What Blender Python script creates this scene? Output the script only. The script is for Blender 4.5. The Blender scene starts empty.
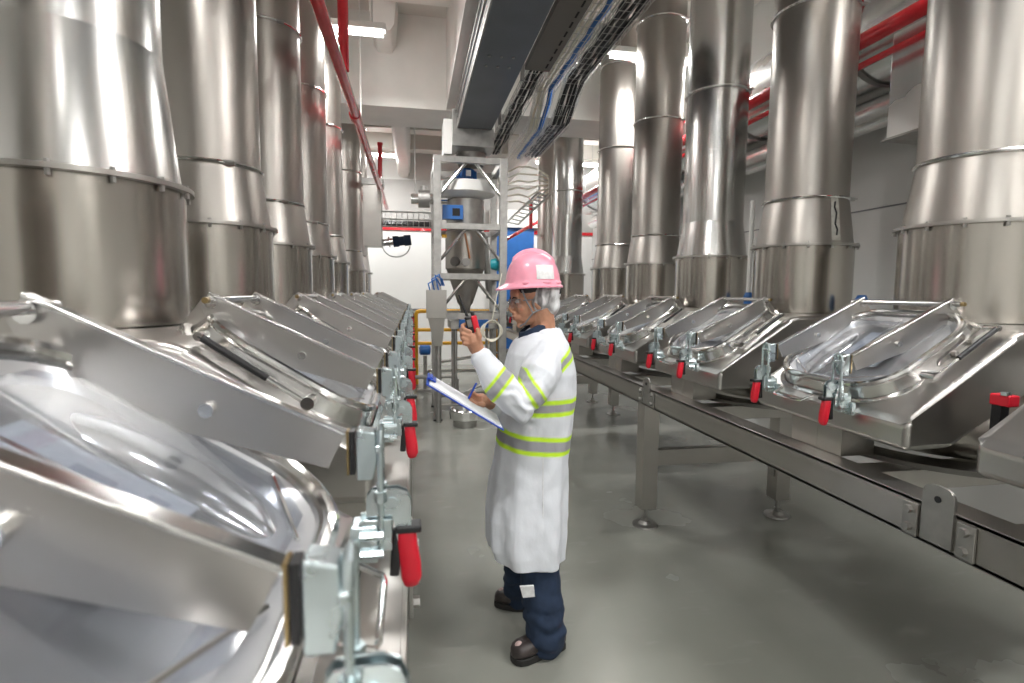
import bpy, bmesh, math, random
from mathutils import Vector, Matrix, noise
random.seed(7)
C = bpy.context.scene.collection
SC = bpy.context.scene
PI = math.pi

# ------------------------------------------------------------------ camera
FPX, YAW, PITCH, ROLL, H = 540.0, 0.1806, 0.0903, 0.0096, 1.58
_c, _s, _cp, _sp, _cr, _sr = (math.cos(YAW), math.sin(YAW), math.cos(PITCH), math.sin(PITCH), math.cos(ROLL), math.sin(ROLL))
_e1 = Vector((_c, -_s, 0)); _e2 = Vector((_s*_sp, _c*_sp, _cp))
RT = _cr*_e1 + _sr*_e2; UP = -_sr*_e1 + _cr*_e2; FW = Vector((_s*_cp, _c*_cp, -_sp))
EYE = Vector((0, 0, H))
cam_d = bpy.data.cameras.new('camera'); cam = bpy.data.objects.new('camera', cam_d); C.objects.link(cam)
cam.matrix_world = Matrix(((RT.x, UP.x, -FW.x, 0), (RT.y, UP.y, -FW.y, 0), (RT.z, UP.z, -FW.z, H), (0, 0, 0, 1)))
cam_d.sensor_width = 36; cam_d.lens = FPX/1024*36; cam_d.clip_start = .02
cam_d.dof.use_dof = True; cam_d.dof.focus_distance = 2.6; cam_d.dof.aperture_fstop = 4.0
SC.camera = cam

def at(u, v, ax, val):
    """the point where the sight line of a photo pixel meets a plane X/Y/Z = val"""
    d = RT*((u-512)/FPX) + UP*((341.5-v)/FPX) + FW
    i = 'XYZ'.index(ax)
    return EYE + d*((val-EYE[i])/d[i])

# ------------------------------------------------------------------ world and exposure
SC.view_settings.view_transform = 'Standard'; SC.view_settings.look = 'None'
SC.view_settings.gamma = 1; SC.view_settings.use_curve_mapping = False
SC.view_settings.exposure = 0.75
W = bpy.data.worlds.new('world'); SC.world = W; W.use_nodes = True
W.node_tree.nodes['Background'].inputs[0].default_value = (.9, .95, 1, 1)
W.node_tree.nodes['Background'].inputs[1].default_value = 0.3
# ceiling lamps: (x, y, power); the fittings themselves are built with the room
LAMP_Z = 4.03
LAMPS = [(-.87, 5.55), (2.62, 5.55), (-.85, 10.3), (2.9, 10.2), (-.87, .75), (2.82, .75), (-.87, -3.4), (2.82, -3.4), (.95, 1.6), (.95, -1.6)]  # last two are unseen extras added over the aisle to brighten the room
LAMP_W = 55

# ------------------------------------------------------------------ materials
def newmat(name):
    m = bpy.data.materials.new(name); m.use_nodes = True
    return m, m.node_tree.nodes, m.node_tree.links, m.node_tree.nodes['Principled BSDF']
def noise_node(n, l, scale, stretch=(1, 1, 1), detail=4, coord='Object'):
    tc = n.new('ShaderNodeTexCoord'); mp = n.new('ShaderNodeMapping'); mp.inputs['Scale'].default_value = stretch
    l.new(tc.outputs[coord], mp.inputs[0]); nz = n.new('ShaderNodeTexNoise')
    nz.inputs['Scale'].default_value = scale; nz.inputs['Detail'].default_value = detail
    l.new(mp.outputs[0], nz.inputs['Vector']); return nz
def ramp(n, l, src, stops):
    r = n.new('ShaderNodeValToRGB'); e = r.color_ramp.elements
    while len(e) < len(stops): e.new(.5)
    for q, (p, c) in zip(e, stops):
        q.position = p; q.color = (*c, 1) if len(c) == 3 else c
    l.new(src, r.inputs[0]); return r
def maprange(n, l, src, a, b, lo=.3, hi=.7):
    m = n.new('ShaderNodeMapRange'); m.inputs[1].default_value = lo; m.inputs[2].default_value = hi
    m.inputs[3].default_value = a; m.inputs[4].default_value = b; l.new(src, m.inputs[0]); return m
def plain(name, col, rough=.5, metal=0, bump=0, bscale=60, var=.0, **kw):
    m, n, l, b = newmat(name)
    b.inputs['Roughness'].default_value = rough; b.inputs['Metallic'].default_value = metal
    nz = noise_node(n, l, bscale)
    v = max(var, .03)
    r = ramp(n, l, nz.outputs['Fac'], [(.3, tuple(x*(1-v) for x in col)), (.7, tuple(min(1, x*(1+v)) for x in col))])
    l.new(r.outputs[0], b.inputs['Base Color'])
    if bump:
        bp = n.new('ShaderNodeBump'); bp.inputs['Strength'].default_value = bump; bp.inputs['Distance'].default_value = .003
        l.new(nz.outputs['Fac'], bp.inputs['Height']); l.new(bp.outputs[0], b.inputs['Normal'])
    for k, x in kw.items(): b.inputs[k.replace('_', ' ')].default_value = x
    return m
def steel(name, col, r0, r1, stretch=(1, 1, 12), scale=3, bump=.0, blotch=.06, big=1.3):
    m, n, l, b = newmat(name)
    b.inputs['Metallic'].default_value = 1
    a = noise_node(n, l, scale*8, stretch, 3); g = noise_node(n, l, big, (1, 1, 1), 3)
    mr = maprange(n, l, a.outputs['Fac'], r0, r1); mg = maprange(n, l, g.outputs['Fac'], -.02, .03, .2, .8)
    ad = n.new('ShaderNodeMath'); ad.operation = 'ADD'; l.new(mr.outputs[0], ad.inputs[0]); l.new(mg.outputs[0], ad.inputs[1])
    l.new(ad.outputs[0], b.inputs['Roughness'])
    r = ramp(n, l, g.outputs['Fac'], [(.3, tuple(x*(1-blotch) for x in col)), (.7, tuple(min(1, x*(1+blotch)) for x in col))])
    l.new(r.outputs[0], b.inputs['Base Color'])
    if bump:
        bp = n.new('ShaderNodeBump'); bp.inputs['Strength'].default_value = bump; bp.inputs['Distance'].default_value = .004
        l.new(g.outputs['Fac'], bp.inputs['Height']); l.new(bp.outputs[0], b.inputs['Normal'])
    return m
M = {}
M['tank'] = steel('tank_steel', (.42, .395, .362), .34, .40, (4, 4, .05), .6, 0, .06, 1.1)
M['tank_lower'] = steel('glossy_tank_steel', (.46, .43, .39), .20, .25, (4, 4, .05), .6, 0, .06, 1.1)
M['tank_bright'] = steel('bright_tank_steel', (.62, .61, .59), .22, .26, (4, 4, .05), .6, 0, .04)
M['body'] = steel('body_steel', (.52, .505, .485), .30, .302, (1, 1, 1), 1, 0, .03, 2)
M['polish'] = steel('polished_steel', (.80, .795, .785), .14, .142, (1, 1, 1), 1, 0, .03, 2)
M['frame'] = steel('frame_steel', (.47, .45, .42), .33, .37, (1, 4, 1), 1, 0, .06, 3)
M['dark_steel'] = steel('dark_steel', (.25, .24, .23), .3, .45)
M['zinc'] = steel('zinc_plate', (.58, .66, .68), .22, .34, (1, 1, 1), 3, 0, .1, 12)
M['galv'] = steel('galvanised_steel', (.42, .41, .39), .35, .5, (1, 1, 1), 4, 0, .12, 14)
M['skirt'] = steel('skirt_steel', (.72, .71, .695), .20, .202, (1, 1, 1), 1, 0, .03, 2)
M['dish'] = plain('satin_dish', (.60, .605, .615), .28, .45, 0, 3, .03)
M['foil'] = steel('duct_cladding', (.80, .80, .79), .26, .262, (1, 1, 1), 1, .05, .03, 1)
M['red_plastic'] = plain('red_plastic', (.62, .012, .03), .32)
M['black_rubber'] = plain('black_rubber', (.012, .012, .013), .4)
M['brass'] = plain('brass', (.34, .25, .12), .35, 1)
M['red_paint'] = plain('red_paint', (.60, .02, .03), .25, 0, 0, 8, .12, Coat_Weight=.5)
M['blue_paint'] = plain('blue_paint', (.02, .12, .38), .35, 0, 0, 8, .1)
M['teal_paint'] = plain('teal_paint', (.01, .28, .33), .4)
M['yellow_paint'] = plain('yellow_paint', (.80, .42, .02), .4)
M['white_paint'] = plain('white_paint', (.75, .74, .71), .5, 0, 0, 2, .03)
M['wall'] = plain('wall_paint', (.76, .76, .74), .5, 0, 0, .8, .03)
M['wall_side'] = plain('insulated_panel', (.62, .62, .60), .4, 0, 0, .8, .03)
M['concrete'] = plain('painted_concrete', (.80, .79, .75), .65, 0, .2, 3, .04)
M['ceil'] = plain('ceiling_paint', (.66, .64, .59), .7, 0, .2, 3, .05)
M['duct_grey'] = plain('painted_duct', (.15, .165, .185), .42, .5, 0, 3, .08)
M['cable_blue'] = plain('blue_cable', (.03, .16, .50), .45)
M['cable_white'] = plain('white_cable', (.72, .69, .58), .45)
M['cable_black'] = plain('black_cable', (.02, .02, .022), .4)
M['wire'] = plain('galvanised_wire', (.55, .55, .53), .35, .9)
M['paper'] = plain('paper', (.80, .81, .83), .7)
M['frost'] = plain('frosted_label', (.66, .69, .73), .35)
M['frost_dark'] = plain('label_print', (.42, .45, .50), .4)
M['pink'] = plain('pink_plastic', (.86, .34, .44), .28, 0, 0, 18, .10, Coat_Weight=.3)
M['sticker'] = plain('sticker', (.72, .72, .72), .5, 0, 0, 60, .12)
M['navy'] = plain('navy_cloth', (.012, .026, .058), .85, 0, .5, 30, .15)
M['leather'] = plain('worn_leather', (.045, .035, .033), .45, 0, .3, 24, .5)
M['scuff'] = plain('scuffed_leather', (.50, .36, .34), .5, 0, .3, 60, .3)
M['sole'] = plain('rubber_sole', (.018, .017, .016), .6)
M['skin'] = plain('skin', (.47, .235, .145), .48, 0, .2, 70, .07, Subsurface_Weight=.08)
M['lip'] = plain('lip', (.34, .11, .085), .45)
M['hair'] = plain('black_hair', (.012, .009, .008), .5)
M['strap'] = plain('grey_strap', (.20, .20, .21), .7)
M['eye'] = plain('eye_white', (.6, .57, .52), .2)
M['board_blue'] = plain('blue_board', (.01, .06, .42), .3)
M['lime'] = plain('lime_tape', (.58, .85, .02), .5)
m, n, l, b = newmat('tube_light'); b.inputs['Emission Color'].default_value = (1, .99, .97, 1); b.inputs['Emission Strength'].default_value = 26; b.inputs['Base Color'].default_value = (1, 1, 1, 1); M['glow'] = m
# clear lid pane
m, n, l, b = newmat('clear_pane'); n.remove(b)
tr = n.new('ShaderNodeBsdfTransparent'); tr.inputs[0].default_value = (.86, .875, .90, 1); gl = n.new('ShaderNodeBsdfGlossy'); gl.inputs['Roughness'].default_value = .06
lw = n.new('ShaderNodeLayerWeight'); pw_ = n.new('ShaderNodeMath'); pw_.operation = 'POWER'; pw_.inputs[1].default_value = 3; l.new(lw.outputs['Facing'], pw_.inputs[0]); fz = n.new('ShaderNodeMath'); fz.operation = 'MULTIPLY_ADD'; fz.inputs[1].default_value = .6; fz.inputs[2].default_value = .05; l.new(pw_.outputs[0], fz.inputs[0]); hz_ = n.new('ShaderNodeBsdfDiffuse'); hz_.inputs[0].default_value = (.60, .63, .68, 1); m0 = n.new('ShaderNodeMixShader'); m0.inputs[0].default_value = .05; l.new(tr.outputs[0], m0.inputs[1]); l.new(hz_.outputs[0], m0.inputs[2])
ms = n.new('ShaderNodeMixShader'); l.new(fz.outputs[0], ms.inputs[0]); l.new(m0.outputs[0], ms.inputs[1]); l.new(gl.outputs[0], ms.inputs[2])
l.new(ms.outputs[0], n['Material Output'].inputs[0])
M['pane'] = m
# hair net: thin white veil over dark hair
m, n, l, b = newmat('hair_net')
nz = noise_node(n, l, 9, (1, 1, .35), 5); r = ramp(n, l, nz.outputs['Fac'], [(.38, (.16, .15, .15)), (.5, (.55, .54, .54)), (.62, (.80, .80, .81))])
l.new(r.outputs[0], b.inputs['Base Color']); b.inputs['Roughness'].default_value = .55
bp = n.new('ShaderNodeBump'); bp.inputs['Strength'].default_value = .7; bp.inputs['Distance'].default_value = .01; l.new(nz.outputs['Fac'], bp.inputs['Height']); l.new(bp.outputs[0], b.inputs['Normal'])
nz.inputs['Scale'].default_value = 22
M['net'] = m
# coat: colour attribute holds the sewn bands
m, n, l, b = newmat('coat_cloth'); at_ = n.new('ShaderNodeVertexColor'); at_.layer_name = 'cloth'
l.new(at_.outputs[0], b.inputs['Base Color']); b.inputs['Roughness'].default_value = .75
nz = noise_node(n, l, 7, (1, 1, .6), 5); bp = n.new('ShaderNodeBump'); bp.inputs['Strength'].default_value = .55; bp.inputs['Distance'].default_value = .02
l.new(nz.outputs['Fac'], bp.inputs['Height']); l.new(bp.outputs[0], b.inputs['Normal'])
M['coat'] = m
# floor: grey-green epoxy, worn, slightly glossy
m, n, l, b = newmat('epoxy_floor')
g = noise_node(n, l, .9, (1, 1, 1), 5); r = ramp(n, l, g.outputs['Fac'], [(.3, (.235, .24, .208)), (.7, (.30, .307, .272))])
sc = noise_node(n, l, 3.2, (1, 3.5, 1), 9); sr = ramp(n, l, sc.outputs['Fac'], [(.62, (0, 0, 0)), (.76, (.35, .35, .35))])
mx = n.new('ShaderNodeMixRGB'); mx.blend_type = 'MIX'; l.new(sr.outputs[0], mx.inputs[0]); l.new(r.outputs[0], mx.inputs[1]); mx.inputs[2].default_value = (.38, .385, .36, 1)
l.new(mx.outputs[0], b.inputs['Base Color'])
mr = maprange(n, l, g.outputs['Fac'], .16, .30); l.new(mr.outputs[0], b.inputs['Roughness'])
b.inputs['Specular IOR Level'].default_value = .6
M['floor'] = m
# slotted metal trunking
m, n, l, b = newmat('slotted_trunking'); b.inputs['Metallic'].default_value = .8; b.inputs['Roughness'].default_value = .5; b.inputs['Base Color'].default_value = (.20, .185, .165, 1)
M['trunk'] = m
M['mesh_cover'] = plain('dark_slot', (.01, .01, .01), .8)

# ------------------------------------------------------------------ mesh helpers
class MB:
    def __init__(s): s.b = bmesh.new(); s.mi = 0; s.bev = False
    def _m(s, fs):
        for f in fs: f.material_index = s.mi
    def box(s, c, d, rot=None, bev=0):
        mt = Matrix.Translation(Vector(c)) @ (rot.to_4x4() if rot else Matrix()) @ Matrix.Diagonal((d[0], d[1], d[2], 1))
        r = bmesh.ops.create_cube(s.b, size=1, matrix=mt)
        fs = {f for v in r['verts'] for f in v.link_faces}; s._m(fs)
        if bev:
            s.bev = True
            es = {e for v in r['verts'] for e in v.link_edges}
            g = bmesh.ops.bevel(s.b, geom=list(es), offset=bev, segments=3, affect='EDGES', profile=.5); s._m(g['faces'])
        return s
    def loft(s, rings, cap=True, closed=True, loop=False):
        vs = [[s.b.verts.new(p) for p in r] for r in rings]; N = len(rings[0]); fs = []
        R = len(vs)
        for i in range(R if loop else R-1):
            a, b = vs[i], vs[(i+1) % R]
            for j in range(N if closed else N-1):
                k = (j+1) % N
                try: fs.append(s.b.faces.new((a[j], a[k], b[k], b[j])))
                except ValueError: pass
        if cap and not loop and closed:
            fs.append(s.b.faces.new(vs[0][::-1])); fs.append(s.b.faces.new(vs[-1]))
        s._m(fs); return s
    def tube(s, pts, r, n=10, cap=True, loop=False, flat=None):
        pts = [Vector(p) for p in pts]; R = len(pts); rings = []
        rr = r if isinstance(r, (list, tuple)) else [r]*R
        prev = None
        for i, p in enumerate(pts):
            if loop: t = (pts[(i+1) % R]-pts[i-1]).normalized()
            else:
                t = Vector((0, 0, 0))
                if i > 0: t += (p-pts[i-1]).normalized()
                if i < R-1: t += (pts[i+1]-p).normalized()
                t.normalize()
            if prev is None:
                u = t.cross(Vector((0, 0, 1)));
                if u.length < .1: u = t.cross(Vector((0, 1, 0)))
            else: u = prev - t*prev.dot(t)
            u.normalize(); prev = u; w = t.cross(u)
            fl = flat or 1
            rings.append([p + (u*math.cos(a)*fl + w*math.sin(a))*rr[i] for a in [2*PI*j/n for j in range(n)]])
        return s.loft(rings, cap, True, loop)
    def cyl(s, a, b, r, n=16, r2=None): return s.tube([a, b], [r, r if r2 is None else r2], n)
    def ell(s, c, d, rot=None, seg=20):
        mt = Matrix.Translation(Vector(c)) @ (rot.to_4x4() if rot else Matrix()) @ Matrix.Diagonal((d[0], d[1], d[2], 1))
        r = bmesh.ops.create_uvsphere(s.b, u_segments=seg, v_segments=seg//2+2, radius=1, matrix=mt)
        s._m({f for v in r['verts'] for f in v.link_faces}); return s
    def lathe(s, prof, c=(0, 0, 0), n=48, a0=0, a1=2*PI):
        c = Vector(c); full = abs(a1-a0-2*PI) < 1e-6
        rings = []
        for r, z in prof: rings.append([c+Vector((r*math.cos(a0+(a1-a0)*j/(n if full else n-1)), r*math.sin(a0+(a1-a0)*j/(n if full else n-1)), z)) for j in range(n)])
        return s.loft(rings, False, full)
    def prism(s, poly, off, bev=0):
        off = Vector(off); a = [Vector(p) for p in poly]
        vs = [s.b.verts.new(p) for p in a]; ws = [s.b.verts.new(p+off) for p in a]; N = len(a)
        fs = [s.b.faces.new(vs[::-1]), s.b.faces.new(ws)]
        for j in range(N): fs.append(s.b.faces.new((vs[j], vs[(j+1) % N], ws[(j+1) % N], ws[j])))
        s._m(fs)
        if bev:
            s.bev = True
            es = {e for v in vs+ws for e in v.link_edges}
            g = bmesh.ops.bevel(s.b, geom=list(es), offset=bev, segments=4, affect='EDGES', profile=.5); s._m(g['faces'])
        return s
    def mat(s, i): s.mi = i; return s
    def xf(s, fn):
        for v in s.b.verts: v.co = Vector(fn(v.co))
        return s
    def data(s, name, mats, smooth=35):
        bmesh.ops.recalc_face_normals(s.b, faces=s.b.faces)
        if smooth:
            for f in s.b.faces: f.smooth = True
            for e in s.b.edges:
                if len(e.link_faces) == 2 and e.calc_face_angle(0) > math.radians(smooth): e.smooth = False
        me = bpy.data.meshes.new(name); s.b.to_mesh(me); s.b.free()
        for x in (mats if isinstance(mats, (list, tuple)) else [mats]): me.materials.append(x)
        return me
def obj(name, mb, mats, parent=None, smooth=35):
    wn = isinstance(mb, MB) and mb.bev
    me = mb.data(name, mats, smooth or (35 if wn else 0)) if isinstance(mb, MB) else mb
    o = bpy.data.objects.new(name, me); C.objects.link(o)
    if wn: w = o.modifiers.new('weighted_normals', 'WEIGHTED_NORMAL'); w.keep_sharp = True; w.weight = 100
    if parent:
        o.parent = parent
        if name not in RAW: o.matrix_parent_inverse = Matrix()
    return o
RAW = set()
def tag(o, label=None, cat=None, group=None, kind=None):
    if label: o['label'] = label
    if cat: o['category'] = cat
    if group: o['group'] = group
    if kind: o['kind'] = kind
    return o
def empty(name, loc, label, cat, group=None, rz=0):
    o = bpy.data.objects.new(name, None); C.objects.link(o); o.location = loc; o.rotation_euler.z = rz
    o.empty_display_size = .1
    return tag(o, label, cat, group)
def local(parent, mb):
    """vertices were given in world space; bring them to the parent's space"""
    L = Vector(parent.location); mb.xf(lambda p: p-L); return mb
def kids(o): return [x for x in bpy.data.objects if x.parent == o]
def copy_tree(o, parent=None):
    c = o.copy(); C.objects.link(c); c.parent = parent
    for ch in kids(o): copy_tree(ch, c)
    return c
def struct(name, mb, mats, smooth=0): return tag(obj(name, mb, mats, None, smooth), kind='structure')
def bx(x0, x1, y0, y1, z0, z1, bev=0, mb=None):
    return (mb or MB()).box(((x0+x1)/2, (y0+y1)/2, (z0+z1)/2), (abs(x1-x0), abs(y1-y0), abs(z1-z0)), None, bev)

# ------------------------------------------------------------------ room shell
K = .85                                   # metres per machine unit
XM = .742                                 # middle of the aisle
def zk(z): return H-K*(H-z)
XL, XR, YF, YB, ZC = -2.9, 3.95, -6.0, 11.75, 4.95
struct('floor', bx(XL-.1, XR+.1, YF-.1, YB+.1, -.1, 0), M['floor'])
struct('ceiling', bx(XL-.1, XR+.1, YF-.1, YB+.1, ZC, ZC+.1), M['ceil'])
struct('wall_left', bx(XL-.1, XL, YF-.1, YB+.1, 0, ZC), M['wall_side'])
mb = bx(XR, XR+.1, YF-.1, YB+.1, 0, ZC)
struct('wall_right', mb, M['wall_side'])
struct('wall_back', bx(XL, XR, YB, YB+.1, 0, ZC), M['wall'])
struct('wall_front', bx(XL, XR, YF-.1, YF, 0, ZC), M['wall'])
# seams of the insulated panels
for i, z in enumerate((1.2, 2.33, 3.5)):
    struct('trim_%d' % (i+1), bx(XR-.006, XR+.001, YF, YB, z, z+.012), M['strap'])
struct('trim_4', bx(XL, XR, YB-.02, YB+.001, 2.93, 3.9), plain('upper_panel', (.42, .41, .39), .5))
struct('trim_5', bx(XL, XR, YB-.035, YB+.001, 2.86, 2.93), M['red_paint'])
struct('trim_6', bx(XL, XR, YB-.03, YB+.001, 1.18, 1.22), M['strap'])
# down-stand beam across the room and the one over the duct
BY0, BY1, BZ = 7.05, 7.86, zk(4.25)
struct('trim_7', bx(XL, XR, BY0, BY1, BZ, ZC), M['concrete'])
struct('trim_8', bx(.42, .95, YF, BY0, 3.86, ZC), M['concrete'])
# cross ribs of the ceiling
rib = 9
for y in (-4.5, -2.5, -.5, 1.5, 3.4, 4.9, 6.1):
    for (a, b_) in ((XL, .42), (.95, XR)):
        struct('trim_%d' % rib, bx(a, b_, y, y+.28, ZC-.2, ZC), M['concrete']); rib += 1
for y, zz in ((8.7, 4.45), (9.7, 4.35), (10.8, 4.3)):
    struct('trim_%d' % rib, bx(XL, XR, y, y+.3, zz, ZC), M['ceil']); rib += 1
# tapered stems of the precast ceiling, running with the aisle
def stem(x, y0, y1, z0, w=.16):
    prof = [(-w, ZC), (-w*.8, z0+.08), (-w*.55, z0+.015), (-w*.3, z0), (w*.3, z0), (w*.55, z0+.015), (w*.8, z0+.08), (w, ZC)]
    return MB().prism([(x+p[0], y0, p[1]) for p in prof], (0, y1-y0, 0))
for x, y0, y1, z0 in ((-.32, 6.45, BY0, 4.47), (-.32, 4.2, 5.2, 4.47), (-.18, BY1, YB, 3.95), (2.0, BY1, YB, 3.95)):
    struct('trim_%d' % rib, stem(x, y0, y1, z0), M['concrete'], 30); rib += 1

# lamps ---------------------------------------------------------------
lamp0 = empty('ceiling_lamp', (0, 0, LAMP_Z), '', 'lamp')
obj('housing', MB().box((0, 0, .055), (1.26, .11, .06), None, .012), M['white_paint'], lamp0)
obj('diffuser', MB().tube([(-.6, 0, 0), (.6, 0, 0)], .026, 12), M['glow'], lamp0)
for sx in (-1, 1): obj('hanger', MB().cyl((sx*.5, 0, .08), (sx*.5, 0, ZC-LAMP_Z-.002), .006, 6), M['wire'], lamp0)
LL = {0: 'fluorescent batten lamp behind the red riser pipe, left of aisle', 1: 'fluorescent batten lamp glowing between the right-hand steel columns', 3: 'small distant fluorescent lamp behind the far right-hand columns', 2: 'small distant fluorescent lamp under the far ceiling, left of the steel rack'}
for i, (x, y) in enumerate(LAMPS):
    o = lamp0 if i == 0 else copy_tree(lamp0)
    o.location = (x, y, LAMP_Z)
    tag(o, LL.get(i, 'fluorescent batten lamp on the ceiling outside the picture, %s' % ('above the left columns' if x < 0 else 'above the right columns' if x > 2 else 'added over the aisle for extra light,') + (' beside the camera' if y > 0 else ' behind the camera')), 'lamp', 'fluorescent ceiling lamps')
    ld = bpy.data.lights.new('lamp_light', 'AREA'); ld.shape = 'RECTANGLE'; ld.size = 1.2; ld.size_y = .14; ld.energy = LAMP_W; ld.color = (1, .995, .985)
    lo = bpy.data.objects.new('lamp_light', ld); C.objects.link(lo); lo.location = (x, y, LAMP_Z-.045)
for n_ in range(3, len(LAMPS)): pass

# ------------------------------------------------------------------ steel columns (tanks)
ZB, ZF, ZR1, ZR2, ZR3 = zk(1.452), zk(1.945), zk(2.275), zk(3.62), zk(4.75)
R0, R1 = .34*K, .285*K
def make_column(label, plain_cone, ztop, rings, zr1):
    t = empty('steel_column', (0, 0, ZB), label, 'tank')
    zz = lambda z: z-ZB
    N = 64
    obj('lower_shell', MB().lathe([(R0-.004, 0), (R0, .002), (R0, zz(ZF)-.004)], n=N), M['tank_lower'], t)
    f = obj('flange', MB().lathe([(R0-.01, zz(ZF)-.009), (R0+.024, zz(ZF)-.009), (R0+.024, zz(ZF)+.005), (R0-.02, zz(ZF)+.005)], n=N), M['frame'], t)
    for k in range(14):
        a = 2*PI*k/14+.1; cx, cy = (R0+.012)*math.cos(a), (R0+.012)*math.sin(a)
        obj('flange_bolt', MB().cyl((cx, cy, zz(ZF)-.026), (cx, cy, zz(ZF)+.014), .0075, 6), M['galv'], f)
    obj('cone', MB().lathe([(R0-.008, zz(ZF)+.004), (R1, zz(zr1))], n=N), M['tank_bright' if plain_cone else 'tank'], t, 8)
    obj('upper_shell', MB().lathe([(R1-.001, zz(zr1)-.002), (R1-.001, zz(ztop))], n=N), M['tank_bright' if plain_cone else 'tank'], t)
    for z in rings:
        if z < ztop-.05:
            g = obj('clamp_ring', MB().lathe([(R1-.003, zz(z)-.012), (R1+.012, zz(z)-.007), (R1+.016, zz(z)), (R1+.012, zz(z)+.007), (R1-.003, zz(z)+.012)], n=N), M['polish'], t)
            obj('clamp_bolt', MB().box((R1*.66, -R1*.79, zz(z)), (.05, .02, .022), None, .004).cyl((R1*.66-.03, -R1*.79-.016, zz(z)), (R1*.66+.03, -R1*.79-.016, zz(z)), .006, 8), M['galv'], g)
    return t
protos = {}
def column(side, n):
    y = K*((2.276 if side > 0 else 2.068)+.125+1.3*n); x = XM+side*2.05*K
    pc = (side > 0 and n in (2, 6)) or (side < 0 and n == 0)
    low = BY0-.26 < y < BY1+.26
    top = BZ if low else ZC
    zr1 = ZR1+.11 if (side < 0 and n == 0) else ZR1
    key = (pc, low, zr1)
    if key not in protos: protos[key] = o = make_column('', pc, top-.001, ([] if pc else [ZR1])+[ZR2 if not pc else zk(3.5), ZR3], zr1)
    else: o = copy_tree(protos[key])
    o.location = (x, y, ZB); return o
ORD = ['nearest', 'second nearest', 'third nearest', 'fourth nearest', 'fifth nearest', 'sixth nearest', 'seventh nearest', 'farthest']
for side, rng in ((1, (0, 1, 2, 3, 4, 6, 7)), (-1, (-1, 0, 1, 2, 3, 4, 6, 7))):
    sd = 'right' if side > 0 else 'left'
    for n_ in rng:
        o = column(side, n_)
        k = n_ if n_ < 5 else (5 if n_ == 6 else 7)
        if side < 0 and n_ == -1: lb = 'tall steel column beside the camera, cut off by the left edge'
        elif side < 0 and n_ == 0: lb = 'huge bright-coned steel column at the upper left corner of the photo'
        else: lb = '%s tall steel column in the %s-hand row%s' % (ORD[k], sd, ', with a smooth bright cone' if (side > 0 and n_ in (2, 6)) else ', with a clamp ring above its cone')
        if side > 0 and n_ == 1:
            def spt(a, z, e=.003): rr_ = R0-.008+(R1-R0+.008)*(z-ZF)/(ZR1-ZF)+e; return (rr_*math.cos(a), rr_*math.sin(a), z-ZB)
            g = [[spt(math.radians(-96+w_), ZF+.02+(ZR1-ZF-.02)*k/6) for k in range(7)] for w_ in (0, 4, 8, 12)]
            sl_ = obj('sealant_patch', MB().loft(g, False, False), plain('sealant', (.50, .49, .44), .8, 0, .5, 40, .15), o, 60)
            obj('dark_seam', MB().tube([spt(math.radians(-90+1.5*math.sin(k*2.1)), ZF+.05+(ZR1-ZF-.08)*k/6, .006) for k in range(7)], .005, 6), M['black_rubber'], sl_)
        if side > 0 and n_ == 1: lb = 'tall steel column with a grey sealant patch on its cone, second of the right row'
        tag(o, lb, 'tank', 'tall steel columns of the %s-hand row' % sd)

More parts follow.
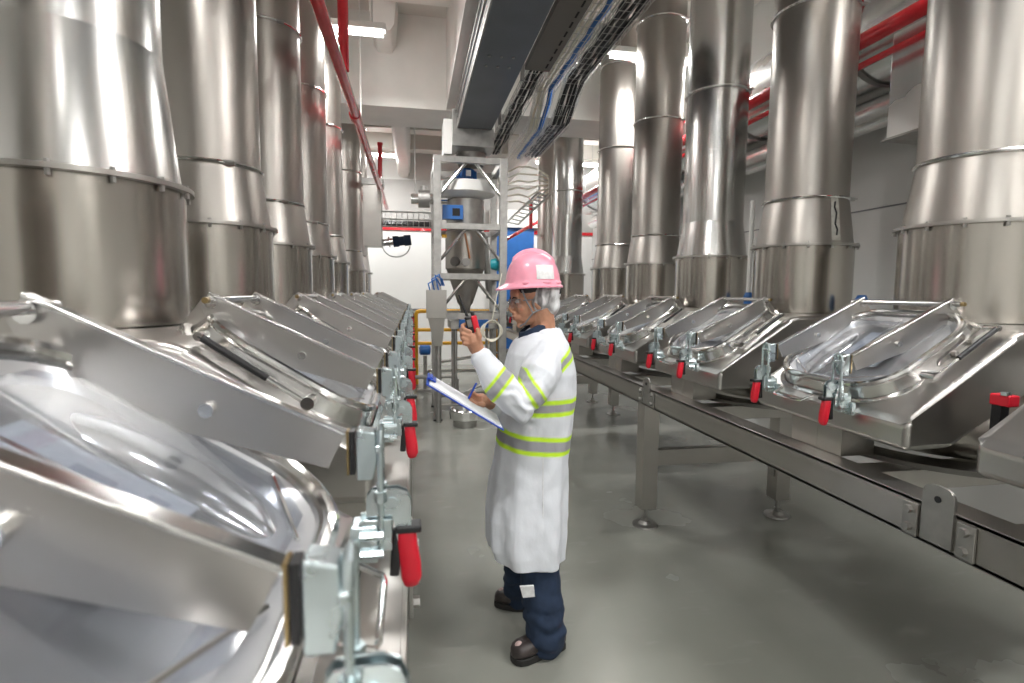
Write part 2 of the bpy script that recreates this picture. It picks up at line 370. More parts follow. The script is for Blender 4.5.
# ------------------------------------------------------------------ hopper stations
def unit(side, label, t1=.37):
    """(s, t, z): s outwards from the aisle middle, t along the aisle, machine units"""
    t = empty('hopper_station', (0, 0, 0), label, 'machine')
    F = lambda p: (side*K*p[0], K*p[1], zk(p[2]))
    def part(name, mb, mat, parent=t, smooth=35):
        mb.xf(F); return obj(name, mb, mat, parent, smooth)
    # body: front lip, sloping top, level top, rounded edges
    t0 = -.55
    prof = [(.985, .98), (.985, 1.090), (1.00, 1.105), (1.46, 1.433), (1.52, 1.45), (2.45, 1.45), (2.45, 1.35), (1.66, 1.30), (1.20, .985)]
    b = part('chute_body', MB().prism([(s, t0, z) for s, z in prof], (0, t1-t0, 0), .028), M['body'])
    # shallow seam fold on the near shoulder
    part('discharge_bowl', MB().lathe([(.30, .87), (.44, .875), (.49, .91), (.515, .955), (.52, 1.0), (.50, 1.06), (.44, 1.15), (.36, 1.26), (.30, 1.32)], c=(1.78, -.04, 0), n=56), M['tank'])
    st = MB(); bx(1.0, 1.17, -.22, .10, zk_inv(.972), .992, 0, st); bx(.998, 1.002, -.075, -.071, zk_inv(.972), .99, 0, st)
    part('support_column', st.mat(0), M['frame'], t, 0)
    part('bowl_skirt', MB().lathe([(.56, .845), (.56, .868), (.44, .876)], c=(1.70, -.04, 0), n=48), M['dark_steel'])
    # lid, in its own plane: origin at the lower front edge, a up the slope, t along, n normal
    A0 = Vector((1.0, 0, 1.183)); up = Vector((.46, 0, .292)).normalized(); nn = Vector((-up.z, 0, up.x)); LEN = .60
    la, lb_ = -.395, .30
    def P(a, tt, h): q = A0+up*a+nn*h; return (q.x, tt, q.z)
    def rrect(inset, r, h, n=8):
        x0, x1, y0, y1 = inset, LEN-inset, la+inset, lb_-inset; r = max(r-inset, .02); out = []
        for cx, cy, a in ((x1-r, y1-r, 0), (x0+r, y1-r, PI/2), (x0+r, y0+r, PI), (x1-r, y0+r, 3*PI/2)):
            for k in range(n+1):
                w = a+PI/2*k/n; out.append(P(cx+r*math.cos(w), cy+r*math.sin(w), h))
        return out
    RR = .185
    lid = part('lid', MB().loft([rrect(-.030, RR, -.12), rrect(-.018, RR, -.060), rrect(0, RR, -.012), rrect(0, RR, -.004), rrect(.03, RR, -.004), rrect(.034, RR, -.03)], False), M['skirt'])
    part('rim', MB().tube(rrect(.012, RR, .004), .014, 8, loop=True), M['polish'], lid)
    part('flange_rim', MB().loft([rrect(-.020, RR, -.070), rrect(-.040, RR, -.066), rrect(-.041, RR, -.056), rrect(-.020, RR, -.052)], False), M['polish'], lid)
    # folded inner dish with sloped ends
    dish = MB().loft([rrect(.030, RR, -.012), rrect(.065, RR, -.045), rrect(.11, RR, -.058)], False)
    dv = rrect(.11, RR, -.058); dish.b.faces.new([dish.b.verts.new(p) for p in dv])
    part('dish', dish, M['dish'], lid, 25)
    hr = []
    for a_, tc_, w_, h_ in ((.08, .15, .035, .006), (.13, .16, .06, .026), (.24, .17, .07, .034), (.38, .17, .065, .030), (.47, .17, .04, .012)):
        hr.append([P(a_, tc_-w_*math.cos(PI*j/12), -.057+h_*math.sin(PI*j/12)) for j in range(13)])
    part('deflector', MB().loft(hr, False, False), M['polish'], lid, 60)
    # label sheet with grey print seen under the pane
    def quad(mb, a0, a1, b0, b1, h, th=.002):
        return mb.prism([P(a0, b0, h), P(a1, b0, h), P(a1, b1, h), P(a0, b1, h)], nn*th)
    sh = quad(MB(), .20, .46, -.17, .08, -.040)
    s_ = part('printed_sheet', sh, M['frost'], lid, 0)
    pr_ = MB(); quad(pr_, .30, .36, -.11, -.05, -.0375, .001); quad(pr_, .30, .36, -.02, .04, -.0375, .001); quad(pr_, .23, .26, -.05, .05, -.0375, .001)
    part('print', pr_, M['frost_dark'], s_, 0)
    # clear pane: flat middle, folded chamfers towards the corners
    pv = [P(.06, -.20, -.02), P(.06, .16, -.02), P(.13, .25, -.02), P(.47, .25, -.02), P(.53, .18, -.02), P(.53, -.28, -.02), P(.44, -.35, -.02), P(.14, -.35, -.02)]
    part('clear_pane', MB().prism(pv, nn*.006), M['pane'], lid, 0)
    fr = MB()
    fr.prism([P(.05, -.02, -.035), P(.55, -.02, -.035), P(.55, -.03, -.035), P(.05, -.03, -.035)], nn*.02)
    for a_, b2 in (((.05, -.1), (.14, -.34)), ((.05, .08), (.14, .25))): fr.cyl(P(a_[0], a_[1], -.016), P(b2[0], b2[1], -.016), .004, 6)
    part('pane_fold', fr, M['polish'], lid)
    # wire pull handle at the front
    hz = [(.985, -.05, 1.11), (.93, -.04, 1.085), (.925, -.02, 1.083), (.925, .14, 1.083), (.93, .16, 1.085), (.985, .17, 1.11)]
    part('pull_handle', MB().tube(hz, .006, 8), M['polish'], lid)
    # arms
    hi, lo = Vector((1.495, 0, 1.573)), Vector((.995, 0, 1.323)); d = (lo-hi).normalized(); dn = Vector((d.z, 0, -d.x))
    if dn.z > 0: dn = -dn
    for tt in (-.243, .243):
        pl = [hi+d*.0, hi+dn*.055-d*.005, hi+dn*.10+d*.05, hi+dn*.115+d*.30, lo+dn*.075, lo]
        arm = MB().prism([(p.x, tt-.004, p.z) for p in pl], (0, .008, 0), .0015)
        a_ = part('clamp_arm', arm, M['body'])
        part('arm_edge', MB().prism([(q.x, tt-.013, q.z) for q in (hi-dn*.0005, lo-dn*.0005, lo+dn*.007, hi+dn*.007)], (0, .026, 0), .002), M['polish'], a_)
        q = (hi+lo)/2+dn*.06+d*.05
        part('arm_bolt', MB().cyl((q.x, tt-.016, q.z), (q.x, tt+.016, q.z), .013, 8), M['polish'], a_)
        q = hi+dn*.026+d*.02
        part('arm_bolt', MB().cyl((q.x, tt-.018, q.z), (q.x, tt+.018, q.z), .019, 10), M['polish'], a_)
        ends = MB(); e = lo
        ends.box((e.x-.002, tt, e.z-.038), (.004, .026, .082)).mat(1).box((e.x-.010, tt, e.z-.038), (.009, .026, .080))
        part('end_strip', ends, [M['brass'], M['black_rubber']], a_, 0)
        hk = MB().prism([(e.x-.018, tt-.020, e.z+.008), (e.x-.052, tt-.020, e.z+.000), (e.x-.056, tt-.020, e.z-.05), (e.x-.046, tt-.020, e.z-.088), (e.x-.018, tt-.020, e.z-.088)], (0, .040, 0), .004)
        part('strike_plate', hk, M['zinc'], a_)
        # hinge bracket (triangular ear) on the body
        hb = MB().prism([(1.475, tt+.008, 1.565), (1.52, tt+.008, 1.555), (1.60, tt+.008, 1.45), (1.44, tt+.008, 1.42)], (0, .010, 0), .002)
        part('hinge_bracket', hb, M['frame'])
        # toggle clamp: base block, U-bolt, lever, grip
        tb = MB()
        tb.box((.965, tt+.0, 1.115), (.05, .055, .07), None, .004)
        tb.box((.985, tt+.0, 1.095), (.02, .10, .055), None, .003)
        for yy in (-.012, .012): tb.box((.945, tt+.0+yy*1.6, 1.13), (.06, .006, .06), None, .002)
        for zz_, yy in ((1.10, -.03), (1.135, -.03), (1.10, .06), (1.135, .02)): tb.cyl((.93, tt+yy, zz_), (.972, tt+yy, zz_), .009, 6)
        tb.cyl((.95, tt-.01, 1.12), (.95, tt+.075, 1.12), .009, 8)
        tc = part('toggle_clamp', tb, M['zinc'])
        ub = MB()
        ub.tube([(.935, tt-.024, 1.09), (.935, tt-.024, 1.30), (.935, tt-.018, 1.325), (.935, tt, 1.332), (.935, tt+.018, 1.325), (.935, tt+.024, 1.30), (.935, tt+.024, 1.09)], .0055, 8)
        ub.box((.938, tt, 1.295), (.012, .062, .014), None, .003)
        for yy in (-.024, .024): ub.cyl((.935, tt+yy, 1.195), (.935, tt+yy, 1.215), .011, 6)
        part('u_bolt', ub, M['zinc'], tc)
        DZ = .035; lv = MB()
        for yy in (-.009, .009):
            pts = [(.962, 1.10), (.962, 1.172), (.952, 1.184), (.905, 1.186), (.888, 1.178), (.880, 1.160), (.880, 1.085), (.905, 1.085), (.912, 1.125), (.935, 1.13), (.94, 1.10)]
            lv.prism([(s_, tt+.0+yy-.0025, z_+DZ*.8) for s_, z_ in pts], (0, .005, 0))
        lv.cyl((.915, tt-.015, 1.158+DZ*.8), (.915, tt+.015, 1.158+DZ*.8), .012, 10)
        lvo = part('lever', lv, M['zinc'], tc)
        gp = MB()
        gr = []
        for zz_, cx, rs, rt in ((1.108, .892, .014, .012), (1.10, .891, .021, .017), (1.06, .888, .022, .018), (1.02, .882, .023, .018), (.985, .879, .022, .017), (.968, .880, .016, .013), (.962, .882, .008, .006)):
            gr.append([(cx+rs*math.copysign(abs(math.cos(w))**.7, math.cos(w)), tt+.0+rt*math.copysign(abs(math.sin(w))**.7, math.sin(w)), zz_) for w in [2*PI*j/16 for j in range(16)]])
        gp.loft(gr)
        gp.xf(lambda p: ((p.x-.888)*.88+.888, (p.y-tt)*.88+tt, (p.z-1.10)*.86+1.10+DZ))
        part('grip', gp, M['red_plastic'], tc, 60)
        part('grip_inlay', MB().box((.909, tt+.0, 1.052+DZ), (.018, .022, .090), Matrix.Rotation(-.08, 3, 'Y'), .004).box((.885, tt+.0, 1.10+DZ), (.048, .038, .014), None, .004), M['black_rubber'], tc)
    part('hinge_rod', MB().cyl((1.487, -.30, 1.548), (1.487, .30, 1.548), .0125, 12), M['polish'])
    part('rod_end', MB().cyl((1.487, -.312, 1.548), (1.487, -.300, 1.548), .010, 8), M['brass'])
    # gas spring on the near side of the lid with its mounting strip
    g0, g1 = Vector((1.445, -.485, 1.455)), Vector((1.17, -.480, 1.262))
    gs = MB().cyl(g0, g0.lerp(g1, .62), .0105, 12)
    sp = part('gas_spring', gs, M['black_rubber'])
    part('spring_rod', MB().cyl(g0.lerp(g1, .6), g1, .005, 8), M['polish'], sp)
    part('mounting_stud', MB().cyl(g1+Vector((0, .05, 0)), g1-Vector((0, .01, 0)), .019, 12), M['polish'], sp)
    part('mounting_stud', MB().cyl(g0+Vector((0, .05, 0)), g0-Vector((0, .01, 0)), .012, 10), M['polish'], sp)
    mp = MB().prism([P(.55, -.410, -.05), P(.53, -.410, -.018), P(.30, -.410, -.030), P(.28, -.410, -.045), P(.42, -.410, -.070)], (0, -.006, 0))
    for a_ in (.36, .45): mp.cyl(P(a_, -.410, -.035), P(a_, -.435, -.035), .011, 8)
    part('spring_bracket', mp, M['body'])
    return t
def zk_inv(z): return H-(H-z)/K
groups = {1: 'hopper stations of the right-hand row', -1: 'hopper stations of the left-hand row'}
for side, rng in ((1, (-1, 0, 1, 2, 3, 4, 6, 7)), (-1, (-1, 0, 1, 2, 3, 4, 6, 7))):
    p0 = None; sd = 'right' if side > 0 else 'left'
    for n_ in rng:
        if side > 0 and n_ == -1: o = unit(side, '', .50)
        elif p0 is None: o = p0 = unit(side, '')
        else: o = copy_tree(p0)
        y = K*((2.276 if side > 0 else 2.068)+1.3*n_)
        o.location = (XM, y, 0)
        if side > 0 and n_ == -1: lb = 'steel hopper station cut off by the right edge, beside the red switch'
        elif side < 0 and n_ == -1: lb = 'blurred steel hopper station filling the bottom left corner of the photo'
        elif side < 0 and n_ == 0: lb = 'steel hopper with its whole lid and black gas spring showing, second of the left row'
        elif n_ == 7: lb = 'farthest small steel hopper station in the %s-hand row' % sd
        else: lb = 'steel hopper station with clear lid and red clamps, %s complete one of the %s row' % (['nearest', 'second', 'third', 'fourth', 'fifth', 'sixth', 'sixth'][n_], sd)
        tag(o, lb, 'machine', groups[side])
    # NOTE: p0 follows the last copy, the mesh data is shared all the way

# ------------------------------------------------------------------ support frames
BT = .97
def frame(side, label):
    t = empty('support_frame', (XM, 3.0, 0), label, 'frame')
    S = lambda x: XM+side*(x-XM)
    def part(name, mb, mat, parent=t, smooth=35):
        mb.xf(lambda p: (side*(p.x-XM), p.y-3.0, p.z)); return obj(name, mb, mat, parent, smooth)
    fb = bx(1.5, 1.512, -1.5, 10.4, .845, BT, .003); bx(1.5, 1.60, -1.5, 10.4, BT-.012, BT-.001, 0, fb); bx(1.5, 1.56, -1.5, 10.4, .845, .857, 0, fb)
    part('front_beam', fb, M['frame'], t, 0)
    part('rear_beam', bx(2.53, 2.60, -1.5, 10.4, .845, BT-.002, .004), M['frame'], t, 0)
    for y in (-.55, .55, 1.12, 1.66, 2.77, 3.3, 3.88, 4.98, 6.09, 6.6, 7.19, 8.3, 9.4):
        part('cross_plate', bx(1.513, 2.53, y-.05, y+.05, .88, BT-.014, .003), M['frame'], t, 0)
    for y in (.05, 3.36, 6.62, 7.45, 9.9):
        for x in (1.555, 2.565):
            lg = part('leg', bx(x-.055, x+.055, y-.055, y+.055, .13, .846, .004), M['frame'])
            ft = MB().cyl((x, y, .02), (x, y, .135), .011, 10).lathe([(.0, .034), (.03, .032), (.045, .014), (.085, .012), (.088, 0)], c=(x, y, 0), n=24).cyl((x, y, .03), (x, y, .06), .022, 6)
            part('levelling_foot', ft, M['galv'], lg)
            if x > 2:
                part('bolt_plate', bx(x-.064, x-.056, y-.03, y+.03, .30, .40, .002), M['galv'], lg)
        part('crossbar', bx(1.61, 2.51, y-.03, y+.03, .42, .53, .003), M['frame'], t, 0)
    for y in (1.27, 3.27, 6.5):
        pts = [(-.048, .86), (.048, .86), (.048, 1.00)]
        pts += [(.048*math.copysign(abs(math.cos(a))**.6, math.cos(a)), 1.0+.035*math.sin(a)**.8) for a in [PI*k/10 for k in range(1, 10)]] + [(-.048, 1.00)]
        jp = MB().prism([(1.490, y+a, z) for a, z in pts], (.010, 0, 0), .001)
        jp.box((1.494, y-.085, .905), (.010, .05, .10), None, .002).box((1.494, y+.085, .905), (.010, .05, .10), None, .002)
        p = part('joint_plate', jp, M['galv'])
        for yy in (-.085, .085):
            for zz_ in (.88, .935): part('plate_bolt', MB().cyl((1.474, y+yy, zz_), (1.49, y+yy, zz_), .013, 6), M['galv'], p)
        part('plate_hole', MB().cyl((1.488, y, .995), (1.492, y, .995), .010, 12), M['black_rubber'], p)
    return t
frame(1, 'long steel support frame on adjustable legs under the right-hand hoppers')
frame(-1, 'long steel support frame on adjustable legs under the left-hand hoppers')

# red emergency switch between the right-hand stations
t = empty('emergency_switch', (1.80, 1.35, BT), 'red-topped switch on a black bracket near the right edge', 'switch')
b0 = at(1003, 400, 'Y', 1.36)
obj('mount_post', local(t, MB().box((b0.x+.012, 1.375, b0.z-.075), (.035, .03, .115), None, .003).box((b0.x+.012, 1.315, b0.z-.12), (.03, .12, .02))), M['black_rubber'], t)
obj('red_cap', local(t, MB().box((b0.x+.005, 1.36, b0.z), (.042, .06, .036), None, .005)), M['red_plastic'], t)
obj('terminal_block', local(t, MB().box((b0.x-.01, 1.345, b0.z+.022), (.02, .02, .012), None, .002)), M['zinc'], t)

# ------------------------------------------------------------------ overhead: pipes, ducts, trays
def pipe_thing(name, label, cat, pts, r, mat, group=None, joints=(), jr=1.25):
    t = empty(name, pts[0], label, cat, group)
    obj('pipe', local(t, MB().tube(pts, r, 20)), mat, t)
    for a, b2 in joints:
        a, b2 = Vector(a), Vector(b2)
        obj('coupling', local(t, MB().cyl(a, b2, r*jr, 20)), mat, t)
    return t
y0 = -2
pipe_thing('sprinkler_pipe', 'long red pipe running above the left-hand hoppers to the far end', 'pipe', [(-.53, -2, 3.2), (-.505, 11.0, 3.2)], .042, M['red_paint'], None, [((-.52, 5.3, 3.2), (-.52, 5.42, 3.2)), ((-.52, 2.9, 3.2), (-.52, 3.0, 3.2))])
q = at(337, 72, 'Z', 3.22)
pipe_thing('riser_pipe', 'vertical red riser pipe at top left, in front of the ceiling lamp', 'pipe', [(q.x+.05, q.y, 3.235), (q.x+.05, q.y, ZC-.2)], .04, M['red_paint'])
q0 = at(380, 187, 'Y', 9.0); q1 = at(380, 144, 'Y', 9.0)
pipe_thing('drop_pipe', 'thin vertical red pipe hanging near the far ceiling lamp', 'pipe', [q0, (q1.x, q1.y, q1.z)], .035, M['red_paint'], None, [(Vector(q1)-Vector((0, 0, .02)), Vector(q1)+Vector((0, 0, .02)))])
# grey duct over the aisle
dz = 3.5
t = empty('grey_duct', (.72, 2.5, dz), 'long blue-grey rectangular duct running overhead down the aisle', 'duct')
obj('duct_shell', local(t, bx(.53, .93, -5.5, 6.55, dz, dz+.30, .004)), M['duct_grey'], t)
obj('side_rail', local(t, bx(.515, .529, -5.5, 6.55, dz+.0, dz+.05, .002)), M['galv'], t)
mb = MB()
for k in range(3): bx(.516-.012*k, .522-.012*k, -5.5, 6.55, dz+.06+.06*k, dz+.09+.06*k, 0, mb)
obj('side_strip', local(t, mb), M['galv'], t)
mb = MB()
for y in (4.55, 4.75):
    for x in (.62, .72, .82): mb.cyl((x, y, dz-.008), (x, y, dz), .012, 8)
obj('bolts', local(t, mb), M['galv'], t)
for y in (1.2, 3.0, 4.9, 6.2):
    mb = MB(); bx(.955, .985, y, y+.04, dz-.05, ZC if y < 7.0 else BZ, 0, mb); bx(.50, .985, y, y+.04, dz-.05, dz-.002, 0, mb)
    if y not in (1.2, 3.0): obj('hanger', local(t, bx(.955, .985, y, y+.04, dz-.03, 3.85, 0)), M['dark_steel'], t)
# outlet box under the duct end
t = empty('outlet_box', (.70, 6.8, 3.19), 'pale sheet-metal outlet box between duct end and steel rack', 'duct box')
obj('box_shell', local(t, bx(.46, .96, 6.56, 7.0, 3.30, 3.72, .004)), M['galv'], t)
obj('side_chamber', local(t, bx(.36, .458, 6.56, 6.95, 3.20, 3.6, .004)), M['white_paint'], t)
obj('throat', local(t, MB().lathe([(.20, 3.30), (.16, 3.16)], c=(.72, 6.95, 0), n=24)), M['galv'], t)

def tray(name, label, pts, w, hgt, cables, style, group='overhead cable trays'):
    """wire basket along a polyline, with its cables as parts"""
    t = empty(name, pts[0], label, 'cable tray', group)
    P3 = [Vector(p) for p in pts]
    seg = []
    for i in range(len(P3)-1):
        L = (P3[i+1]-P3[i]).length; k = max(1, int(L/.12))
        for j in range(k): seg.append(P3[i].lerp(P3[i+1], j/k))
    seg.append(P3[-1])
    mb = MB(); X = Vector((1, 0, 0)); Z = Vector((0, 0, 1))
    if style == 'trunk':
        rings = []
        for p in (P3): rings.append([p+X*-w/2, p+X*w/2, p+X*w/2+Z*hgt, p-X*w/2+Z*hgt])
        mb.loft(rings)
        obj('trunking', local(t, mb), M['trunk'], t, 0)
        sl = MB()
        L = (P3[1]-P3[0]).length; k = int(L/.16); d = (P3[1]-P3[0]).normalized()
        for j in range(k):
            p = P3[0]+d*(j+.5)*.16+X*w*.28
            sl.box((p.x, p.y, p.z-.001), (.016, .09, .004))
        obj('slots', local(t, sl), M['mesh_cover'], t, 0)
    else:
        for fx, fz in ((-.5, 0), (-.25, 0), (0, 0), (.25, 0), (.5, 0), (-.5, .5), (.5, .5), (-.5, 1), (.5, 1)):
            mb.tube([p+X*fx*w+Z*fz*hgt for p in P3], .004 if style == 'basket' else .005, 5)
        for p in seg:
            mb.tube([p-X*w/2+Z*hgt, p-X*w/2, p+X*w/2, p+X*w/2+Z*hgt], .004, 5)
        obj('wire_basket', local(t, mb), M['wire'], t, 0)
    for nm, mat, fx, fz, r in cables:
        cb = MB().tube([p+X*fx*w+Z*fz+X*.01*math.sin(i*1.7+fx*9) for i, p in enumerate(seg)], r, 8)
        obj(nm, local(t, cb), mat, t)
    return t
cb = lambda *a: a
trA = [(1.02, -.5, 3.86), (1.02, 4.55, 3.86), (1.0, 6.9, 3.45)]
# pixel-read run of the trays
A0_, A1_ = at(574, 0, 'Z', 3.7), at(537, 71, 'Z', 3.7)
tray('cable_trunking', 'slotted brown-grey trunking closest to the grey duct overhead', [(A0_.x, -1.5, 3.7), (A1_.x, A1_.y, 3.7)], .24, .06, [], 'trunk')
A2_ = at(494, 155, 'Y', 6.9)
tray('cable_tray', 'wire tray of dark cables continuing from the slotted trunking', [(A1_.x, A1_.y+.01, 3.68), tuple(A2_)], .17, .08,
     [cb('cable', M['cable_black'], fx, .015+.02*(k % 2), .012) for k, fx in enumerate((-.4, -.25, -.1, .05, .2, .35))], 'basket')
B0_, B1_ = at(608, 0, 'Z', 3.75), at(546, 92, 'Z', 3.75)
B2_ = at(536, 131, 'Y', B1_.y+.35); B3_ = at(514, 160, 'Y', B2_.y+1.6)
tray('cable_tray', 'wire basket tray carrying white cables and one blue cable', [(B0_.x, -1.5, 3.75), tuple(B1_), tuple(B2_), tuple(B3_)], .19, .09,
     [cb('white_cable', M['cable_white'], fx, .02+.02*(k % 3), .009) for k, fx in enumerate((-.42, -.33, -.24, -.15, -.06, .03))] + [cb('blue_cable', M['cable_blue'], .30, .035, .024)], 'basket')
C0_, C1_ = at(641, 0, 'Z', 3.72), at(575, 84, 'Z', 3.72)
C2_ = at(560, 126, 'Y', C1_.y+.4); C3_ = at(532, 158, 'Y', C2_.y+1.6)
tray('cable_tray', 'ladder tray of thick black cables beside the white-cable basket', [(C0_.x, -1.5, 3.72), tuple(C1_), tuple(C2_), tuple(C3_)], .20, .07,
     [cb('black_cable', M['cable_black'], fx, .02+.025*(k % 2), .018) for k, fx in enumerate((-.4, -.22, -.04, .14, .3, .42))], 'basket')
# right side: insulated duct, its hanger box, red pipe
WX = 3.42
t = empty('insulated_duct', (WX, 3.5, 3.05), 'large round silver-clad duct running along the right wall', 'duct')
dzc = zk(3.9)-.06
obj('cladding', local(t, MB().tube([(WX, -3, dzc), (WX, 10.5, dzc)], .36, 40)), M['foil'], t)
for y in (.6, 2.15, 3.55, 5.0, 6.6, 8.2, 9.8):
    obj('band', local(t, MB().tube([(WX, y, dzc), (WX, y+.05, dzc)], .372, 40)), M['dark_steel'], t)
pipe_thing('lower_duct', 'smaller silver duct under the big insulated one by the right wall', 'duct', [(3.55, -3, dzc-.50), (3.55, 10.5, dzc-.50)], .12, M['foil'])
p = at(905, 100, 'X', 3.15)
t = empty('duct_box', (3.30, p.y, 3.0), 'square sheet-metal box under the big silver duct', 'duct box')
a, b2 = at(886, 140, 'X', 3.12), at(926, 125, 'X', 3.12)
obj('box_shell', local(t, bx(3.12, 3.60, min(a.y, b2.y), max(a.y, b2.y), at(890, 138, 'X', 3.12).z, dzc-.1, .006)), M['foil'], t)
obj('lip', local(t, bx(3.10, 3.62, min(a.y, b2.y)-.02, max(a.y, b2.y)+.02, at(890, 138, 'X', 3.12).z-.015, at(890, 138, 'X', 3.12).z-.001)), M['galv'], t)
ra, rb, rc = at(895, 27, 'X', 2.98), at(745, 104, 'X', 2.98), at(600, 185, 'X', 2.98)
zz_ = (ra.z+rb.z)/2
pipe_thing('fire_pipe', 'thick red pipe passing behind the right-hand steel columns', 'pipe', [(2.98, -3, zz_), (2.98, 10.6, zz_)], .05, M['red_paint'])
pipe_thing('small_red_pipe', 'thinner red pipe just below the thick red one on the right', 'pipe', [(3.02, -3, zz_-.14), (3.02, 10.6, zz_-.14)], .022, M['red_paint'])
# blue-capped drain pipes behind the right row
for i, (u, zt_) in enumerate(((862, 1.585), (748.5, 1.60))):
    q = at(u, 292, 'X', 2.565)
    t = empty('air_pipe', (2.565, q.y, 0), 'slim blue-capped pipe in the %s gap between right-hand columns' % ['nearest', 'second'][i], 'pipe', 'blue-capped pipes')
    obj('pipe', MB().cyl((0, 0, .968), (0, 0, zt_-.08), .022, 12), M['white_paint'], t)
    obj('blue_cap', MB().tube([(0, 0, zt_-.10), (0, 0, zt_-.03), (0, 0, zt_)], [.032, .036, .022], 16), M['blue_paint'], t)
    if i: obj('white_riser', MB().cyl((0, 0, zt_-.002), (0, 0, 2.3), .018, 12), M['white_paint'], t)

# left far side: pipe with valve, cable tray, box
t = empty('side_silo_box', at(372, 245, 'Y', 8.86), 'beige sheet-metal box beside the far left columns', 'duct box')
a, b2 = at(370, 246, 'Y', 8.86), at(381, 185, 'Y', 8.86)
obj('box_shell', local(t, bx(a.x-.1, b2.x, 8.86, 9.22, a.z, b2.z, .006)), M['frame'], t)
obj('top_flange', local(t, bx(a.x-.12, b2.x+.03, 8.84, 9.24, b2.z, b2.z+.1, .006)), M['galv'], t)
va, vb = at(381, 243, 'Y', 9.2), at(411, 240, 'Y', 9.2)
t = empty('valve', va, 'steel valve with a dark blue actuator on the far left', 'valve')
mm = va.lerp(vb, .4)
obj('valve_body', local(t, MB().cyl(va, mm, .06, 16).cyl(va.lerp(vb, .25), va.lerp(vb, .3), .09, 16)), M['polish'], t)
obj('actuator', local(t, MB().tube([mm, mm.lerp(vb, .3), mm.lerp(vb, .35), mm.lerp(vb, .6), mm.lerp(vb, .62), vb], [.09, .09, .075, .075, .09, .085], 16)), M['navy'], t)
obj('hose_loop', local(t, MB().tube([mm+Vector((.22*math.cos(w)+.05, -.02, .19*math.sin(w)-.06)) for w in [PI+PI*k/12 for k in range(13)]], .010, 6)), M['wire'], t)
a, b2 = at(381, 225, 'Y', 9.2), at(433, 225, 'Y', 9.2)
t = empty('cable_tray', a, 'far cable tray crossing left of the steel rack', 'cable tray')
mb = MB()
for zz2 in (0, .12, .24): mb.tube([Vector((a.x-.2, 9.2, a.z-.02+zz2)), Vector((b2.x+.1, 9.2, a.z-.02+zz2))], .012, 6)
for k in range(14): mb.tube([Vector((a.x-.2+k*.09, 9.2, a.z-.02)), Vector((a.x-.2+k*.09, 9.2, a.z+.22))], .008, 5)
obj('ladder', local(t, mb), M['wire'], t)
mb = MB()
for k in range(4): mb.tube([Vector((a.x-.2, 9.26+k*.04, a.z+.02+.02*k)), Vector((b2.x+.1, 9.26+k*.04, a.z+.02+.02*k))], .02, 8)
obj('cables', local(t, mb), M['cable_black'], t)
# hanging rods
for i, (u, y, v0) in enumerate(((361, 6.6, 118), (415, 8.2, 195))):
    q = at(u, v0, 'Y', y)
    tag(obj('hanging_rod', MB().cyl(q, (q.x, q.y, (BZ if y > BY0 and y < BY1 else ZC)-.002), .008, 8), M['white_paint']), ['thin white rod hanging beside the long red pipe', 'thin rod holding the horizontal pipe left of the rack'][i], 'rod')

# ------------------------------------------------------------------ steel rack with filter receiver
RY0, RY1, RX0, RX1 = 6.62, 7.45, .285, 1.085
t = empty('steel_rack', (.74, 7.0, 0), 'tall square-tube steel rack standing at the end of the aisle', 'rack')
def rk(name, mb, mat=None, parent=None, smooth=0): return obj(name, local(t, mb), mat or M['galv'], parent or t, smooth)
zt = 3.19
for x in (RX0, RX1):
    for y in (RY0, RY1):
        rk('post', bx(x-.045, x+.045, y-.045, y+.045, .02, zt, .004)); rk('foot_pad', bx(x-.055, x+.055, y-.055, y+.055, 0, .02), M['black_rubber'])
for z in (.16, 1.29, 1.77, 2.37, 3.15):
    rk('rail', bx(RX0+.045, RX1-.045, RY0-.035, RY0+.035, z-.035, z+.035)); rk('rail', bx(RX0+.045, RX1-.045, RY1-.035, RY1+.035, z-.035, z+.035))
    for x in (RX0, RX1): rk('rail', bx(x-.035, x+.035, RY0+.045, RY1-.045, z-.035, z+.035))
for z, sgn in ((2.37, -1), (1.77, -1), (3.15, -1), (2.37, 1)):
    for x, sx in ((RX0+.04, 1), (RX1-.04, -1)):
        if sgn < 0: rk('brace', MB().cyl((x, RY0, z-.40), (x+sx*.30, RY0, z-.03), .02, 8), M['polish'])
# filter receiver in the rack
CX, CY = .66, 7.03
r_ = empty('filter_receiver', (CX, CY, 1.1), 'steel cone-bottomed filter vessel with blue motor inside the rack', 'vessel')
def rc(name, mb, mat, parent=None, smooth=35): return obj(name, local(r_, mb), mat, parent or r_, smooth)
rc('cone', MB().lathe([(.06, 1.28), (.07, 1.40), (.10, 1.44), (.24, 1.86)], c=(CX, CY, 0), n=32), M['tank'])
rc('bottom_flange', MB().lathe([(.02, 1.24), (.14, 1.24), (.14, 1.30), (.02, 1.30)], c=(CX, CY, 0), n=24), M['galv'])
rc('vessel_shell', MB().lathe([(.24, 1.86), (.255, 1.88), (.255, 2.33), (.24, 2.35)], c=(CX, CY, 0), n=40), M['tank'])
rc('access_port', MB().cyl((CX-.16, CY-.24, 1.96), (CX-.13, CY-.20, 1.96), .06, 16).cyl((CX-.02, CY-.30, 1.95), (CX-.02, CY-.25, 1.95), .05, 16), M['dark_steel'])
rc('upper_shell', MB().lathe([(.24, 2.36), (.24, 2.74), (.1, 2.76)], c=(CX, CY, 0), n=40), M['galv'])
rc('round_cover', MB().lathe([(.10, 2.74), (.36, 2.80), (.37, 2.81), (.37, 2.93), (.35, 2.94), (.08, 2.95)], c=(CX, CY-.05, 0), n=48), M['white_paint'])
mo = rc('motor', MB().lathe([(.02, 2.95), (.15, 2.95), (.15, 2.98), (.12, 2.99), (.12, 3.10), (.10, 3.12), (.02, 3.13)], c=(CX, CY-.05, 0), n=20), M['blue_paint'])
mb = MB()
